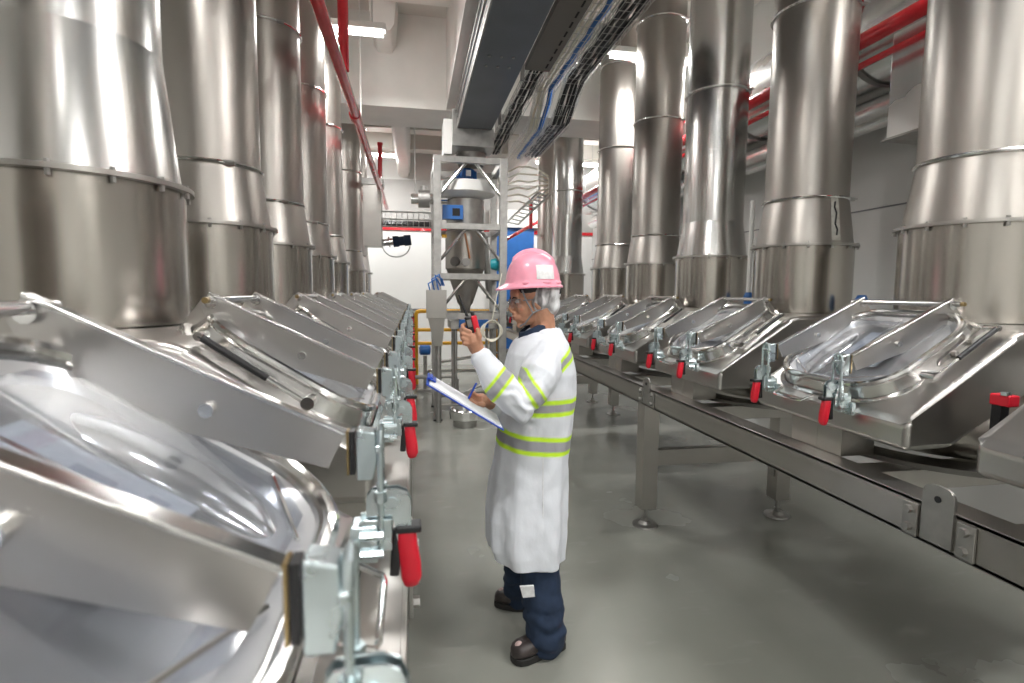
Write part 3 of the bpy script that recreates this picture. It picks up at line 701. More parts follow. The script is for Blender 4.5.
for k in range(16):
    a = 2*PI*k/16; mb.box((CX+.125*math.cos(a), CY-.05+.125*math.sin(a), 3.045), (.03, .008, .10), Matrix.Rotation(a, 3, 'Z'))
rc('cooling_fins', mb, M['blue_paint'], mo, 0)
rc('name_plate', MB().box((CX+.02, CY-.19, 3.05), (.06, .01, .07)), M['sticker'], mo, 0)
rc('control_box', bx(CX-.31, CX-.06, CY-.36, CY-.26, 2.46, 2.63, .006), M['blue_paint'])
rc('box_window', bx(CX-.19, CX-.10, CY-.365, CY-.361, 2.50, 2.59), M['mesh_cover'], None, 0)
rc('yellow_sensor', MB().box((CX-.28, CY-.2, 2.27), (.06, .05, .04), None, .004), M['yellow_paint'])
rc('orange_hose', MB().tube([(CX-.03, CY-.29, 2.30), (CX+.0, CY-.30, 2.15), (CX+.03, CY-.28, 2.0)], .012, 8), plain('copper_hose', (.5, .2, .08), .4))
rc('teal_motor', MB().tube([(CX+.30, CY-.28, 1.93), (CX+.36, CY-.30, 1.93), (CX+.44, CY-.30, 1.93)], [.06, .08, .06], 16), M['teal_paint'])
rc('inlet_pipe', MB().cyl((CX+.25, CY, 2.3), (CX+.33, CY+.1, 1.5), .04, 12), M['galv'])
# side pipe with pinch valve to the left of the rack
t = empty('pipe_valve', (.2, 6.9, 2.62), 'horizontal steel pipe with a valve body left of the rack top', 'valve')
a, b2 = at(411, 199, 'Y', 7.0), at(447, 199, 'Y', 7.0)
obj('pipe', local(t, MB().cyl(a, b2, .065, 16)), M['polish'], t)
m0 = a.lerp(b2, .36)
obj('valve_body', local(t, MB().cyl(m0-Vector((.07, 0, 0)), m0+Vector((.07, 0, 0)), .11, 16).cyl(m0, m0+Vector((0, 0, .16)), .04, 10)), M['galv'], t)
# table, side hopper and basin at the rack foot
t = empty('side_hopper', (.18, 6.6, 0), 'grey steel side hopper box with funnel, left of the rack', 'hopper')
a, b2 = at(428, 318, 'Y', 6.5), at(447, 290, 'Y', 6.5)
hx0, hx1 = a.x-.02, b2.x+.04
obj('box_shell', local(t, bx(hx0, hx1-.05, 6.4, 6.55, a.z, b2.z, .006)), M['frame'], t)
mb = MB(); zc = a.z
mb.loft([[(hx0+.02, 6.42, zc), (hx1-.07, 6.42, zc), (hx1-.07, 6.54, zc), (hx0+.02, 6.54, zc)], [(hx0+.09, 6.44, zc-.33), (hx1-.10, 6.44, zc-.33), (hx1-.10, 6.52, zc-.33), (hx0+.09, 6.52, zc-.33)]])
obj('funnel', local(t, mb), M['frame'], t, 0)
mb = MB()
for k in range(3):
    mb.tube([(hx0+.04+.05*k, 6.39, b2.z+.0), (hx0+.02+.04*k, 6.36, b2.z+.07+.05*k), (hx0+.12+.03*k, 6.42, b2.z+.13+.05*(k % 2)), (hx0+.17+.02*k, 6.46, b2.z+.05)], .009, 6)
obj('blue_hose', local(t, mb), M['cable_blue'], t)
obj('stand', local(t, MB().cyl(((hx0+hx1)/2, 6.48, 0), ((hx0+hx1)/2, 6.48, zc-.32), .03, 10)), M['galv'], t)
t = empty('weigh_table', (.74, 7.0, 0), 'steel weighing table with a blue front panel behind the rack posts', 'table')
a, b2 = at(456, 326, 'Y', 7.2), at(482, 317, 'Y', 7.2)
obj('table_top', local(t, bx(.45, 1.05, 6.72, 7.35, 1.12, 1.22, .004)), M['galv'], t)
obj('blue_panel', local(t, bx(a.x-.0, b2.x+.02, 6.705, 6.718, 1.14, 1.24)), M['cable_blue'], t, 0)
for x in (.52, .98):
    for y in (6.82, 7.28): obj('leg', local(t, MB().cyl((x, y, 0), (x, y, 1.12), .022, 10)), M['galv'], t)
mb = MB(); obj('brace', local(t, MB().cyl((.52, 6.82, .25), (.98, 6.82, .45), .015, 8)), M['galv'], t)
t = empty('steel_basin', (.66, 6.35, 0), 'round stainless basin on low wheels at the foot of the rack', 'basin')
q = at(466, 392, 'Y', 6.2)
for _ in (0,):
    obj('basin_wall', MB().lathe([(.0, .10), (.16, .10), (.18, .20), (.19, .205), (.195, .20), (.175, .09), (.0, .085)], n=32), M['polish'], t)
    obj('base_ring', MB().lathe([(.12, .0), (.14, .0), (.14, .086), (.12, .086)], n=24), M['galv'], t)
t.location = (q.x, 6.3, 0)
# coiled white cable on the right post
t = empty('coiled_cable', (1.1, 6.5, 1.3), 'white cable coil hanging on the right post of the rack', 'cable')
q = at(492, 331, 'Y', 6.5)
mb = MB()
for k in range(4): mb.tube([Vector((q.x+(.10+.012*k)*math.cos(w), 6.5+.012*k, q.z+(.13-.008*k)*math.sin(w))) for w in [2*PI*j/24 for j in range(24)]], .007, 6, loop=True)
mb.tube([(q.x, 6.5, q.z+.13), (q.x+.05, 6.5, q.z+.4), (q.x+.12, 6.53, q.z+.7)], .007, 6)
obj('coil', local(t, mb), M['cable_white'], t)
# yellow guard rail behind
t = empty('guard_rail', (.4, 9.6, 0), 'yellow tubular guard rail behind the steel rack', 'railing')
a, b2, c3 = at(416, 311, 'Y', 9.3), at(493, 311, 'Y', 9.3), at(416, 345, 'Y', 9.3)
yy = 9.3
rl = MB().tube([(a.x, yy, 0), (a.x, yy, a.z-.06), (a.x+.02, yy, a.z-.015), (a.x+.07, yy, a.z), (b2.x, yy, a.z), (b2.x+.05, yy, a.z-.06), (b2.x+.05, yy, 0)], .035, 12)
obj('top_rail', local(t, rl), M['yellow_paint'], t)
for z in (a.z-.32, a.z-.55): obj('mid_rail', local(t, MB().cyl((a.x, yy, z), (b2.x+.05, yy, z), .03, 12)), M['yellow_paint'], t)
obj('post', local(t, MB().cyl(((a.x+b2.x)/2, yy, 0), ((a.x+b2.x)/2, yy, a.z), .03, 12)), M['yellow_paint'], t)
# small blue pump under the rail
q = at(425, 350, 'Y', 8.6)
t = empty('blue_pump', (q.x, 8.6, 0), 'small blue pump motor on a pipe stand behind the left row', 'pump')
obj('pump_motor', MB().tube([(-.09, 0, q.z), (-.07, 0, q.z), (.07, 0, q.z), (.09, 0, q.z)], [.05, .08, .08, .05], 16), M['blue_paint'], t)
obj('pump_head', MB().cyl((.11, 0, q.z), (.22, 0, q.z), .06, 12), M['galv'], t)
obj('stand', MB().cyl((0, 0, 0), (0, 0, q.z-.09), .03, 10).box((0, 0, .02), (.25, .2, .04)), M['galv'], t)
obj('base_pipe', MB().tube([(-.25, -.1, .25), (.4, -.1, .25), (.5, -.1, .2), (.5, -.1, 0)], .03, 10), M['galv'], t)
# low silver pipes on the floor behind the rack
for i, (z, x0) in enumerate(((.26, .2), (.38, .35))):
    tag(obj('floor_pipe', MB().tube([(x0, 8.9+i*.2, 0), (x0, 8.9+i*.2, z), (x0+.04, 8.9+i*.2, z+.02), (1.7, 8.9+i*.2, z+.02+.2*i), (1.74, 8.9+i*.2, z+.2*i), (1.74, 8.9+i*.2, 0)], .03, 10), M['polish']), ['low silver pipe near the floor behind the rack', 'sloping silver pipe near the floor behind the rack'][i], 'pipe', 'low silver pipes')
# doorway with a blue strip door, right behind the rack
struct('door_1', bx(1.75, 2.6, YB-.06, YB-.03, 0, 3.0), M['blue_paint'])
struct('trim_90', bx(1.62, 1.75, YB-.12, YB-.001, 0, 3.25), M['white_paint'])
struct('trim_91', bx(1.62, 2.7, YB-.16, YB-.001, 2.98, 3.35), M['white_paint'])
pipe_thing('back_pipe', 'short red horizontal pipe near the back right corner', 'pipe', [at(505, 240, 'Y', 9.0), at(545, 218, 'Y', 10.5)], .032, M['red_paint'])
q = at(531, 205, 'Y', 9.6)
pipe_thing('standpipe', 'bright red vertical standpipe behind the pink helmet', 'pipe', [(q.x, 9.6, q.z-.42), (q.x, 9.6, q.z+.12)], .032, M['red_paint'])
t = empty('cable_loops', at(525, 190, 'Y', 8.6), 'loose loops of white cables hanging right of the rack top', 'cable')
mb = MB()
for k in range(6):
    p0, p1 = at(508, 172+6*k, 'Y', 9.0+.05*k), at(548, 176+3.2*k, 'Y', 9.4)
    pm = p0.lerp(p1, .5)+Vector((0, 0, .12-.05*k))
    mb.tube([p0, p0.lerp(pm, .5)+Vector((0, 0, .04)), pm, pm.lerp(p1, .5)+Vector((0, 0, .03)), p1], .014, 7)
obj('loops', local(t, mb), M['cable_white'], t)
t = empty('wire_ladder', at(530, 200, 'Y', 8.0), 'slanting white wire ladder right of the rack', 'cable tray')
p0, p1 = at(507, 222, 'Y', 7.6), at(538, 193, 'Y', 7.9); mb = MB(); o_ = Vector((.16, 0, -.03))
mb.cyl(p0, p1, .016, 8).cyl(p0+o_, p1+o_, .016, 8)
for k in range(10): mb.cyl(p0.lerp(p1, k/9), p0.lerp(p1, k/9)+o_, .01, 6)
mb.cyl(p1, (p1.x, p1.y, ZC if not BY0 < p1.y < BY1 else BZ), .006, 6)
obj('ladder', local(t, mb), M['wire'], t)
# ------------------------------------------------------------------ the technician
def S(u, v, y): return at(u, v, 'Y', y)
def fused(mb, voxel, smooth=2, name='tmp'):
    """one continuous surface grown from overlapping volumes"""
    me = mb.data(name, [], 0); o = bpy.data.objects.new(name, me); C.objects.link(o)
    r = o.modifiers.new('r', 'REMESH'); r.mode = 'VOXEL'; r.voxel_size = voxel; r.use_smooth_shade = True
    if smooth: s_ = o.modifiers.new('s', 'SMOOTH'); s_.factor = .5; s_.iterations = smooth
    dg = bpy.context.evaluated_depsgraph_get(); dg.update()
    out = bpy.data.meshes.new_from_object(o.evaluated_get(dg)); bpy.data.objects.remove(o)
    for p in out.polygons: p.use_smooth = True
    return out
def capsule(mb, pts, rs, n=14):
    pts = [Vector(p) for p in pts]
    P_, R_ = [], []
    d0 = (pts[1]-pts[0]).normalized(); d1 = (pts[-1]-pts[-2]).normalized()
    for k in (1, .7, .35): P_.append(pts[0]-d0*rs[0]*k*.9); R_.append(rs[0]*math.sqrt(max(.02, 1-k*k)))
    P_ += pts; R_ += list(rs)
    for k in (.35, .7, 1): P_.append(pts[-1]+d1*rs[-1]*k*.9); R_.append(rs[-1]*math.sqrt(max(.02, 1-k*k)))
    return mb.tube(P_, R_, n)
PYC = 2.35
# head frame: f forward (towards the left row), l to the person's left (to camera), u up
HO = S(534, 301, 2.33); tilt = math.radians(7)
hf = Vector((-math.cos(tilt), 0, -math.sin(tilt))); hu = Vector((-math.sin(tilt), 0, math.cos(tilt))); hl = Vector((0, -1, 0))
yawr = Matrix.Rotation(math.radians(4), 3, 'Z'); hf = yawr @ hf; hu = yawr @ hu; hl = yawr @ hl
def HD(f, l, u): return HO+hf*f+hl*l+hu*u
HR = Matrix((hf, hl, hu)).transposed()
body = MB()
def he(c, d): body.ell(HD(*c), d, HR, 24)
he((-.012, 0, .040), (.098, .076, .082)); he((.040, 0, -.015), (.056, .060, .078)); he((.040, 0, -.066), (.048, .046, .036))
he((.074, 0, -.097), (.017, .020, .015)); he((.080, 0, .040), (.022, .050, .035))
he((.087, 0, .020), (.013, .044, .009))
for s_ in (-1, 1):
    he((.068, s_*.034, -.022), (.024, .020, .022)); he((.004, s_*.076, -.008), (.018, .009, .030)); he((.103, s_*.011, -.034), (.010, .008, .007))
    he((.086, s_*.030, .000), (.010, .015, .007))
body.tube([HD(.090, 0, .022), HD(.102, 0, -.004), HD(.111, 0, -.022), HD(.104, 0, -.034)], [.009, .010, .0115, .008], 12)
he((.092, 0, -.048), (.013, .020, .010)); he((.096, 0, -.057), (.012, .022, .0055)); he((.093, 0, -.068), (.012, .019, .006)); he((.075, 0, -.06), (.022, .034, .03))
capsule(body, [HD(-.02, 0, -.04), HD(-.03, 0, -.09), S(543, 345, 2.34)], [.060, .055, .062])
# torso and hips
capsule(body, [S(541, 362, PYC), S(536, 410, PYC), S(533, 450, PYC), S(530, 500, PYC)], [.085, .10, .10, .11])
SHn, ELn, WRn = S(552, 360, 2.20), S(517, 409, 2.08), S(479, 353, 2.11)
SHf, ELf, WRf = S(546, 360, 2.50), S(528, 424, 2.56), S(489, 403, 2.30)
capsule(body, [S(541, 362, 2.35), SHn, ELn, WRn], [.07, .050, .040, .026]); capsule(body, [S(541, 362, 2.35), SHf, ELf, WRf], [.07, .050, .040, .026])
ANn, ANf = S(549, 646, 2.19), S(517, 601, 2.57)
capsule(body, [S(535, 490, 2.26), S(539, 575, 2.22), ANn], [.08, .055, .040]); capsule(body, [S(530, 490, 2.45), S(518, 560, 2.51), ANf], [.085, .06, .042])
# near hand (the left one) round the radio
def finger(p, r=(.0095, .0088, .0078)):
    capsule(body, p, list(r)+[r[-1]]*(len(p)-len(r)), 10)
def hp(u, v, y): return S(u, v, y)
body.tube([WRn, hp(476.5, 348, 2.108), hp(473.5, 341, 2.105), hp(471, 334, 2.105)], [.026, .030, .033, .027], 14, flat=None)
for (u0, v0, u1, v1, u2, v2) in ((470, 332, 463.5, 329, 462.5, 325.5), (469, 336.5, 462, 333.5, 461, 330), (469, 341, 462, 338.5, 461.5, 335), (470.5, 345, 464, 343.5, 463.5, 340)):
    finger([hp(u0, v0, 2.09), hp(u1, v1, 2.085), hp(u2-.2, v2, 2.115), hp(u2+3.5, v2-1.5, 2.135)])
finger([hp(477.5, 343, 2.09), hp(479.5, 336, 2.08), hp(477.5, 329.5, 2.085)], (.013, .011, .009))
# far hand (the right one) writing on the board
body.tube([WRf, hp(486, 402, 2.28), hp(481, 400, 2.25), hp(477.5, 399.5, 2.23)], [.025, .029, .030, .024], 14)
for k, (u0, v0, u1, v1, u2, v2, y) in enumerate(((478, 396, 472, 392.5, 469.5, 395.5, 2.21), (477.5, 399, 470.5, 396.5, 468, 400, 2.215), (478, 402, 472, 400.5, 469.5, 403.5, 2.225), (480, 405, 475, 404.5, 472.5, 406.5, 2.235))):
    finger([hp(u0, v0, y+.015), hp(u1, v1, y), hp(u2, v2, y-.01)])
finger([hp(483, 405, 2.215), hp(477, 404, 2.185), hp(471, 400, 2.185)], (.012, .0105, .009))
bm_ = fused(body, .0036, 2, 'person')
bm_.materials.clear(); bm_.materials.append(M['skin'])
person = bpy.data.objects.new('person', bm_); C.objects.link(person)
tag(person, 'person in a white coat and pink hard hat speaking into a radio and writing', 'person')
def pp(name, mb, mat, parent=None, smooth=35):
    return obj(name, mb, mat, parent or person, smooth)
# eyes, brows, lips, fingernails as small pieces of their own
for s_ in (-1, 1):
    e = pp('eye', MB().ell(HD(.083, s_*.030, .004), (.0125, .0125, .0125), HR, 16), M['eye'])
    pp('iris', MB().ell(HD(.0935, s_*.031, .002), (.003, .0055, .0055), HR, 12), M['hair'], e)
    pp('eyebrow', MB().tube([HD(.099, s_*.014, .022), HD(.098, s_*.030, .027), HD(.086, s_*.046, .023)], [.003, .004, .002], 6), M['hair'])
pp('lips', MB().ell(HD(.1005, 0, -.0575), (.0085, .019, .0045), HR, 16).ell(HD(.0975, 0, -.0665), (.0085, .016, .0050), HR, 16), M['lip'])
# hair net and dark hair edge
nb = MB(); nb.ell(HD(-.035, 0, .035), (.088, .088, .085), HR, 24); nb.ell(HD(-.068, 0, -.025), (.050, .066, .050), HR, 20); nb.ell(HD(-.008, 0, .0), (.048, .098, .052), HR, 20)
nm = fused(nb, .006, 3, 'hair_net')
def push(me, fn):
    co = [v.co.copy() for v in me.vertices]; nr = [v.normal.copy() for v in me.vertices]; out = []
    for p, q in zip(co, nr): out += list(p+q*fn(p))
    me.vertices.foreach_set('co', out); me.update()
push(nm, lambda p: .0045*noise.noise(Vector((p.x*38, p.y*38, p.z*13))))
nm.materials.clear(); nm.materials.append(M['net'])
o = bpy.data.objects.new('hair_net', nm); C.objects.link(o); o.parent = person
pp('hair', MB().ell(HD(.010, 0, .055), (.075, .078, .040), HR, 20), M['hair'])
# hard hat
HC = S(533, 286, 2.33)
th = math.radians(1.5); kf = yawr @ Vector((-math.cos(th), 0, -math.sin(th))); ku = yawr @ Vector((-math.sin(th), 0, math.cos(th))); kl = yawr @ Vector((0, -1, 0))
def HH(f, l, u): return HC+kf*f+kl*l+ku*u
def hring(a, b_, u, front=0, n=48, drop=0):
    out = []
    for j in range(n):
        w = 2*PI*j/n; c, s_ = math.cos(w), math.sin(w)
        ext = front*max(0, c)**2.2
        out.append(HH(a*c+ext, b_*s_, u-drop*max(0, c)**2))
    return out
dome = [hring(.126, .112, -.006, .032, drop=.008), hring(.133, .118, -.008, .034, drop=.010), hring(.134, .119, -.002, .034, drop=.010), hring(.126, .111, .004, .030, drop=.008), hring(.122, .106, .012, .006)]
for k in range(1, 11):
    w = PI/2*k/10.5; dome.append(hring(.121*math.cos(w)**.78, .105*math.cos(w)**.78, .012+.134*math.sin(w)))
hat = pp('hard_hat', MB().loft(dome), M['pink'])
rg = []
for k in range(15):
    w = math.radians(38+(150-38)*k/14)
    rg.append((.118*math.cos(w)*.93, .010+.137*math.sin(w)**.85))
mb = MB(); mb.tube([HH(f, 0, u) for f, u in rg], [.010]+[.018]*13+[.010], 10); pp('ridge', mb, M['pink'], hat)
for s_ in (-1,):
    mb = MB()
    pts = [HH(f, .1135-.6*(f+.02)**2*1.0-(u-.03)*.10, u) for f, u in ((-.062, .030), (-.010, .030), (-.010, .072), (-.062, .072))]
    G = []
    for i in range(7):
        f = .014-.082*i/6; G.append([])
        for j in range(7):
            u = .028+.060*j/6; k2 = math.asin(min(.99, (u-.012)/.134)); sc_ = math.cos(k2)**.78
            lt = .105*sc_*math.sqrt(max(.05, 1-(f/(.121*sc_))**2)); G[-1].append(HH(f, lt+.0022, u))
    mb.loft(G, False, False); pp('white_sticker', mb, M['sticker'], hat)
for f in (.055, -.03, -.085):
    lt = .106*math.sqrt(1-(f/.124)**2); pp('slot_boss', MB().ell(HH(f, lt, .014), (.020, .006, .009), Matrix((kf, kl, ku)).transposed(), 14), M['pink'], hat)
st = MB()
for pts in ([(522, 290), (526, 300), (533, 313), (525, 323.5), (520, 326)], [(544, 300), (541, 309), (533, 313)]):
    q_ = []
    for i, (u, v) in enumerate(pts): q_.append(S(u, v, 2.33-(.076 if v < 315 else (.050 if v < 325 else .02))))
    st.tube(q_, .0042, 6)
pp('chin_strap', st, M['strap'], hat)
pp('ratchet', MB().box(HD(-.105, .02, .03), (.02, .05, .022), HR, .004), M['black_rubber'], hat)
# safety glasses
G = []
for i in range(9):
    w = math.radians(-80+160*i/8); G.append([HD(.068+.044*math.cos(w), .064*math.sin(w), u) for u in (-.018, .0, .018)])
gla = pp('safety_glasses', MB().loft(G, False, False), M['pane'])
pp('temple', MB().cyl(HD(.068, .068, .012), HD(-.01, .080, .008), .0028, 6), M['pane'] if 0 else M['strap'], gla)
pp('top_frame', MB().tube([G[i][2] for i in range(9)], .0018, 6), M['strap'], gla)
# navy shirt collar
cn = S(537, 333, 2.34)
mb = MB()
ring = lambda a, b_, z, fx=0: [Vector((cn.x+fx+a*math.cos(2*PI*j/28), cn.y+b_*math.sin(2*PI*j/28), cn.z+z-.035*max(0, -math.cos(2*PI*j/28)))) for j in range(28)]
mb.loft([ring(.075, .078, -.02, -.006), ring(.070, .070, .035, -.012), ring(.064, .064, .040, -.012), ring(.062, .062, -.01, -.01)], False)
for s_ in (-1, 1): mb.prism([Vector((cn.x-.075, cn.y+s_*.01, cn.z-.005)), Vector((cn.x-.050, cn.y+s_*.06, cn.z+.005)), Vector((cn.x-.080, cn.y+s_*.055, cn.z-.055)), Vector((cn.x-.105, cn.y+s_*.02, cn.z-.065))], (.006, 0, .004))
pp('shirt_collar', mb, M['navy'])
# coat
ct = MB()
rows = [(327, 532, 555, .060), (333, 524, 560, .100), (341, 515, 565, .165), (352, 509, 569, .200), (370, 504.5, 572, .212), (400, 501, 572, .205), (430, 498.5, 569, .198), (455, 496.5, 565.5, .200), (490, 491.5, 564.5, .206), (530, 487, 562.5, .228), (560, 487.5, 560.5, .238), (572, 492, 559.5, .236)]
rr = []
for v, uf, ub, hy in rows:
    a, b_ = S(uf, v, PYC), S(ub, v, PYC); cx = (a.x+b_.x)/2; ax = abs(b_.x-a.x)/2; z = S((uf+ub)/2, v, PYC if v < 400 else 2.35-.21*min(1, (v-400)/100)).z; R_ = []
    for j in range(56):
        w = 2*PI*j/56; c, s_ = math.cos(w), math.sin(w)
        fold = 0
        if v > 440: fold = .010*(v-440)/130*math.sin(9*w+1.3*math.sin(2*w))
        R_.append(Vector((cx+(ax+fold)*math.copysign(abs(c)**.85, c), PYC+(hy+fold)*math.copysign(abs(s_)**.85, s_), z-(.012*max(0, c) if v > 565 else 0)+(.045*max(0, -s_)*0))))
    rr.append(R_)
ct.loft(rr)
capsule(ct, [S(548, 358, 2.23), S(538, 378, 2.135), ELn+Vector((0.01, 0, .01)), S(500, 385, 2.085), S(482.5, 358, 2.105)], [.088, .083, .074, .066, .047], 18)
capsule(ct, [S(545, 358, 2.47), S(537, 388, 2.52), ELf, S(508, 413, 2.44), S(494, 405, 2.335)], [.088, .080, .072, .062, .048], 18)
cm = fused(ct, .0052, 4, 'lab_coat')
armpts = [SHn, ELn, WRn]; armf = [SHf, ELf, WRf]
def seg_t(p, a, b_):
    d = b_-a; t = max(0, min(1, (p-a).dot(d)/d.length_squared)); return t, (p-(a+d*t)).length
zq = lambda v: S(530, v, 2.17).z
waist = (zq(455.5), zq(451), zq(441), zq(436.5)); chest = (zq(417), zq(412.5), zq(404.5), zq(400)); 
WHT, GRY, LIM = (.70, .725, .77, 1), (.34, .34, .37, 1), (.60, .90, .03, 1)
def soft(b4, x):
    st = lambda e: max(0, min(1, (x-e)/.005+.5))
    ml, mg = st(b4[0])*(1-st(b4[3])), st(b4[1])*(1-st(b4[2]))
    if ml <= 0: return None
    c = [w*(1-ml)+q*ml for w, q in zip(WHT, LIM)]; return tuple(w*(1-mg)+q*mg for w, q in zip(c, GRY))
def band(x, b4):
    return soft(b4, x)
cm.materials.clear(); cm.materials.append(M['coat'])
ca = cm.color_attributes.new('cloth', 'FLOAT_COLOR', 'POINT')
ucen, fcen = S(530, 387, 2.03), S(497, 387, 2.05)
un_ = (RT*.83+UP*.55).normalized(); fn = (RT*.79-UP*.62).normalized()
orig = [v.co.copy() for v in cm.vertices]; nrm = [v.normal.copy() for v in cm.vertices]; cols, newco = [], []
for i in range(len(orig)):
    p = orig[i]; col = None
    tu, du = seg_t(p, SHn, ELn); tf, df = seg_t(p, ELn, WRn)
    arm = (du < .088 and p.y < 2.19 and tu > .12) or (df < .085 and p.x < ELn.x+.01)
    if arm:
        if df < du or tu >= .999: q2 = (p-fcen).dot(fn)
        else: q2 = (p-ucen).dot(un_)
        col = soft((-.029, -.017, .017, .029), q2)
    else:
        tu2, du2 = seg_t(p, SHf, ELf); tf2, df2 = seg_t(p, ELf, WRf)
        if not (df2 < .075 and p.x < .42): col = band(p.z+.10*(p.x-.5), waist) or band(p.z+.02*(p.x-.5), chest)
        # diagonal band over the back of the shoulder
        if col is None and p.x > .60:
            col = band(p.z-.75*(p.x-.62), (zq(371), zq(367), zq(360), zq(356)))
    cols += col or WHT
    w = noise.noise(Vector((p.x*9, p.y*9, p.z*6)))*.006 + noise.noise(Vector((p.x*24, p.y*24, p.z*15)))*.0042
    # creases gathered at the elbow and along the front
    e = math.exp(-((p-ELn).length/.11)**2); w += e*.008*math.sin(58*(p.z+p.x*.8)+6*noise.noise(p*14))
    newco += list(p+nrm[i]*w)
ca.data.foreach_set('color', cols); cm.vertices.foreach_set('co', newco); cm.update()
# collar of the coat
o = bpy.data.objects.new('lab_coat', cm); C.objects.link(o); o.parent = person; coat = o
cc = S(541, 334, 2.345); mb = MB(); N_ = 30
def cring(a, b_, z, dip): return [Vector((cc.x+a*math.cos(2*PI*j/N_), cc.y+b_*math.sin(2*PI*j/N_), cc.z+z-dip*max(0, -math.cos(2*PI*j/N_)))) for j in range(N_)]
mb.loft([cring(.082, .086, .012, .035), cring(.078, .080, .030, .035), cring(.090, .094, .022, .045), cring(.112, .120, -.022, .050), cring(.108, .114, -.024, .050)], False)
pp('coat_collar', mb, plain('white_cloth', (.70, .725, .77), .75, 0, .4, 20, .02), coat)
pp('seam', MB().tube([S(543, v, 2.135+.002*(v % 3)) for v in (458, 490, 520, 550, 568)], .0016, 5), M['sticker'], coat)
# trousers
tr_ = MB()
capsule(tr_, [S(536, 520, 2.30), S(540, 570, 2.235), S(542, 600, 2.205), S(546, 632, 2.185), S(547, 641, 2.185)], [.090, .090, .092, .086, .080], 18)
capsule(tr_, [S(530, 520, 2.43), S(521, 560, 2.49), S(519, 585, 2.53), S(520, 597, 2.56)], [.100, .085, .078, .070], 18)
tm = fused(tr_, .008, 3, 'trousers')
push(tm, lambda p: noise.noise(Vector((p.x*12, p.y*12, p.z*20)))*.007 + (.005*math.sin(75*p.z+5*noise.noise(p*10)) if p.z < .22 else 0))
tm.materials.clear(); tm.materials.append(M['navy'])
tro = bpy.data.objects.new('trousers', tm); C.objects.link(tro); tro.parent = person
a, b_, c_, d_ = S(520, 587, 2.125), S(534, 586, 2.105), S(535, 597, 2.105), S(523, 598, 2.12)
pp('white_patch', MB().prism([a, b_, c_, d_], (0, .012, 0), .001), M['sticker'], tro, 0)
# safety shoes
def shoe(toe, heel, name='safety_shoe'):
    toe, heel = Vector(toe), Vector(heel); d = (toe-heel); L = d.length; d.normalize(); sd = Vector((-d.y, d.x, 0)); up = Vector((0, 0, 1))
    def sec(t, w, h, z0=0, n=20, pw=.75):
        c0 = heel+d*(t*L); out = []
        for j in range(n):
            a = 2*PI*j/n; c, s_ = math.cos(a), math.sin(a)
            out.append(c0+sd*(w*math.copysign(abs(c)**pw, c))+up*(z0+h/2+h/2*math.copysign(abs(s_)**pw, s_)))
        return out
    up_ = MB().loft([sec(.0, .022, .03, .035), sec(.03, .034, .075, .025), sec(.12, .039, .105, .022), sec(.28, .040, .115, .022), sec(.42, .041, .10, .022), sec(.56, .045, .078, .022), (sec(.70, .048, .066, .022)), sec(.84, .047, .062, .022), sec(.93, .040, .054, .022), sec(.98, .026, .040, .024), sec(1.0, .010, .018, .028)])
    s0 = pp(name, up_, M['leather'], None, 60)
    so = []
    prof = [(0, .018), (.02, .032), (.10, .040), (.30, .040), (.45, .038), (.62, .048), (.80, .052), (.92, .045), (.98, .030), (1.005, .010)]
    ol = [heel+d*(t*L)+sd*w for t, w in prof]+[heel+d*(t*L)-sd*w for t, w in prof[::-1]]
    pp('sole', MB().prism([p+up*.002 for p in ol], (0, 0, .028), .003), M['sole'], s0)
    pp('toe_scuff', MB().ell(heel+d*(.87*L)+sd*.0+up*.060, (.022, .020, .0275), None, 18), M['scuff'], s0)
    lc = MB()
    for k in range(3):
        c0 = heel+d*((.50+.055*k)*L)+up*(.112-.010*k); lc.tube([c0-sd*.025-up*.012, c0, c0+sd*.025-up*.012], .0028, 6)
    pp('laces', lc, M['black_rubber'], s0)
shoe(at(512, 663, 'Z', 0), at(563, 645, 'Z', 0)); 
tF = at(495, 603, 'Z', 0); hF = at(540, 611, 'Z', 0); hF = tF+(hF-tF).normalized()*.28
shoe(tF, hF)
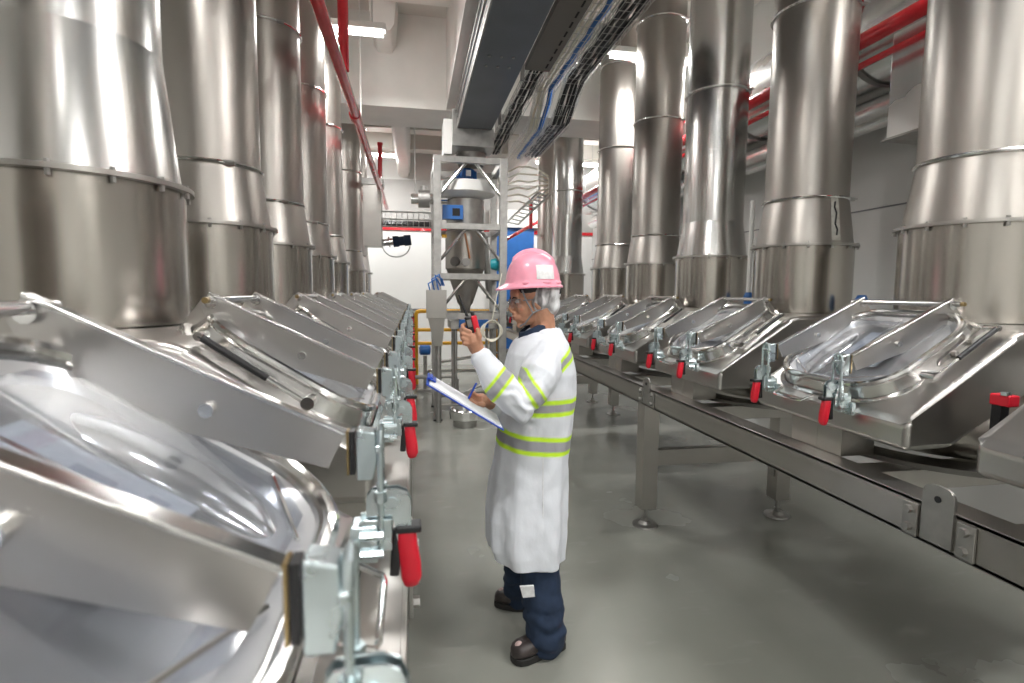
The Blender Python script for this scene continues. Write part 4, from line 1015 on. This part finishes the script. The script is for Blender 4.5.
# radio
rc0 = S(472.5, 327, 2.125)
ru = (S(470, 318, 2.125)-S(474.5, 336, 2.125)).normalized(); rs = Vector((ru.z, 0, -ru.x)); RM = Matrix((rs, Vector((0, 1, 0)), ru)).transposed()
t = empty('two_way_radio', rc0, 'red and black walkie-talkie with a stub aerial, in the raised hand', 'radio')
def rd(name, c, d, mat, bev, parent=None): return obj(name, local(t, MB().box(rc0+rs*c[0]+Vector((0, c[1], 0))+ru*c[2], d, RM, bev)), mat, parent or t)
rb = rd('radio_body', (0, 0, 0), (.044, .034, .092), M['black_rubber'], .006)
rd('red_shell', (.013, -.002, .0), (.024, .036, .088), M['red_plastic'], .006)
rd('speaker_grille', (-.010, -.0175, .018), (.018, .003, .03), M['dark_steel'], .001)
obj('aerial', local(t, MB().tube([rc0+ru*.044-rs*.010, rc0+ru*.06-rs*.012, rc0+ru*.135-rs*.022], [.0065, .0055, .0035], 10)), M['black_rubber'], t)
obj('knob', local(t, MB().cyl(rc0+ru*.044+rs*.012, rc0+ru*.058+rs*.012, .007, 12)), M['black_rubber'], t)
# clipboard, paper, pen
NL, NR = S(426.5, 383.5, 2.03), S(504.5, 430, 2.03); wv = Vector((.01, .225, .004))
la_ = (NR-NL).normalized(); nb_ = la_.cross(wv.normalized()); nb_ = nb_ if nb_.z > 0 else -nb_
t = empty('clipboard', (NL+NR)/2+wv/2, 'blue clipboard with white sheets held at waist height', 'clipboard')
obj('board', local(t, MB().prism([NL, NR, NR+wv, NL+wv], -nb_*.006, .0015)), M['board_blue'], t)
ps = MB()
for k in range(4):
    e = .0012*k; i0 = NL+la_*(.012+.001*k)+wv*.03+nb_*e; i1 = NR-la_*.012+wv*.03+nb_*e
    ps.prism([i0, i1, i1+wv*.93, i0+wv*.93], nb_*.0011)
obj('paper_sheets', local(t, ps), M['paper'], t, 0)
kc = NL+la_*.012+wv*.5+nb_*.008
obj('clip', local(t, MB().prism([kc-wv*.25-la_*.016, kc-wv*.2+la_*.022, kc+wv*.2+la_*.022, kc+wv*.25-la_*.016], nb_*.006, .002).cyl(kc-wv*.2+nb_*.006, kc+wv*.2+nb_*.006, .006, 10)), M['board_blue'], t)
P0, P1 = S(476.5, 383, 2.20), S(467, 401.5, 2.185)
t = empty('pen', P0, 'short blue pen between the fingers over the clipboard', 'pen')
obj('barrel', local(t, MB().tube([P0, P0.lerp(P1, .02), P0.lerp(P1, .85)], [.003, .0045, .0045], 10)), M['board_blue'], t)
obj('tip', local(t, MB().tube([P0.lerp(P1, .85), P1], [.0042, .001], 10)), M['zinc'], t)
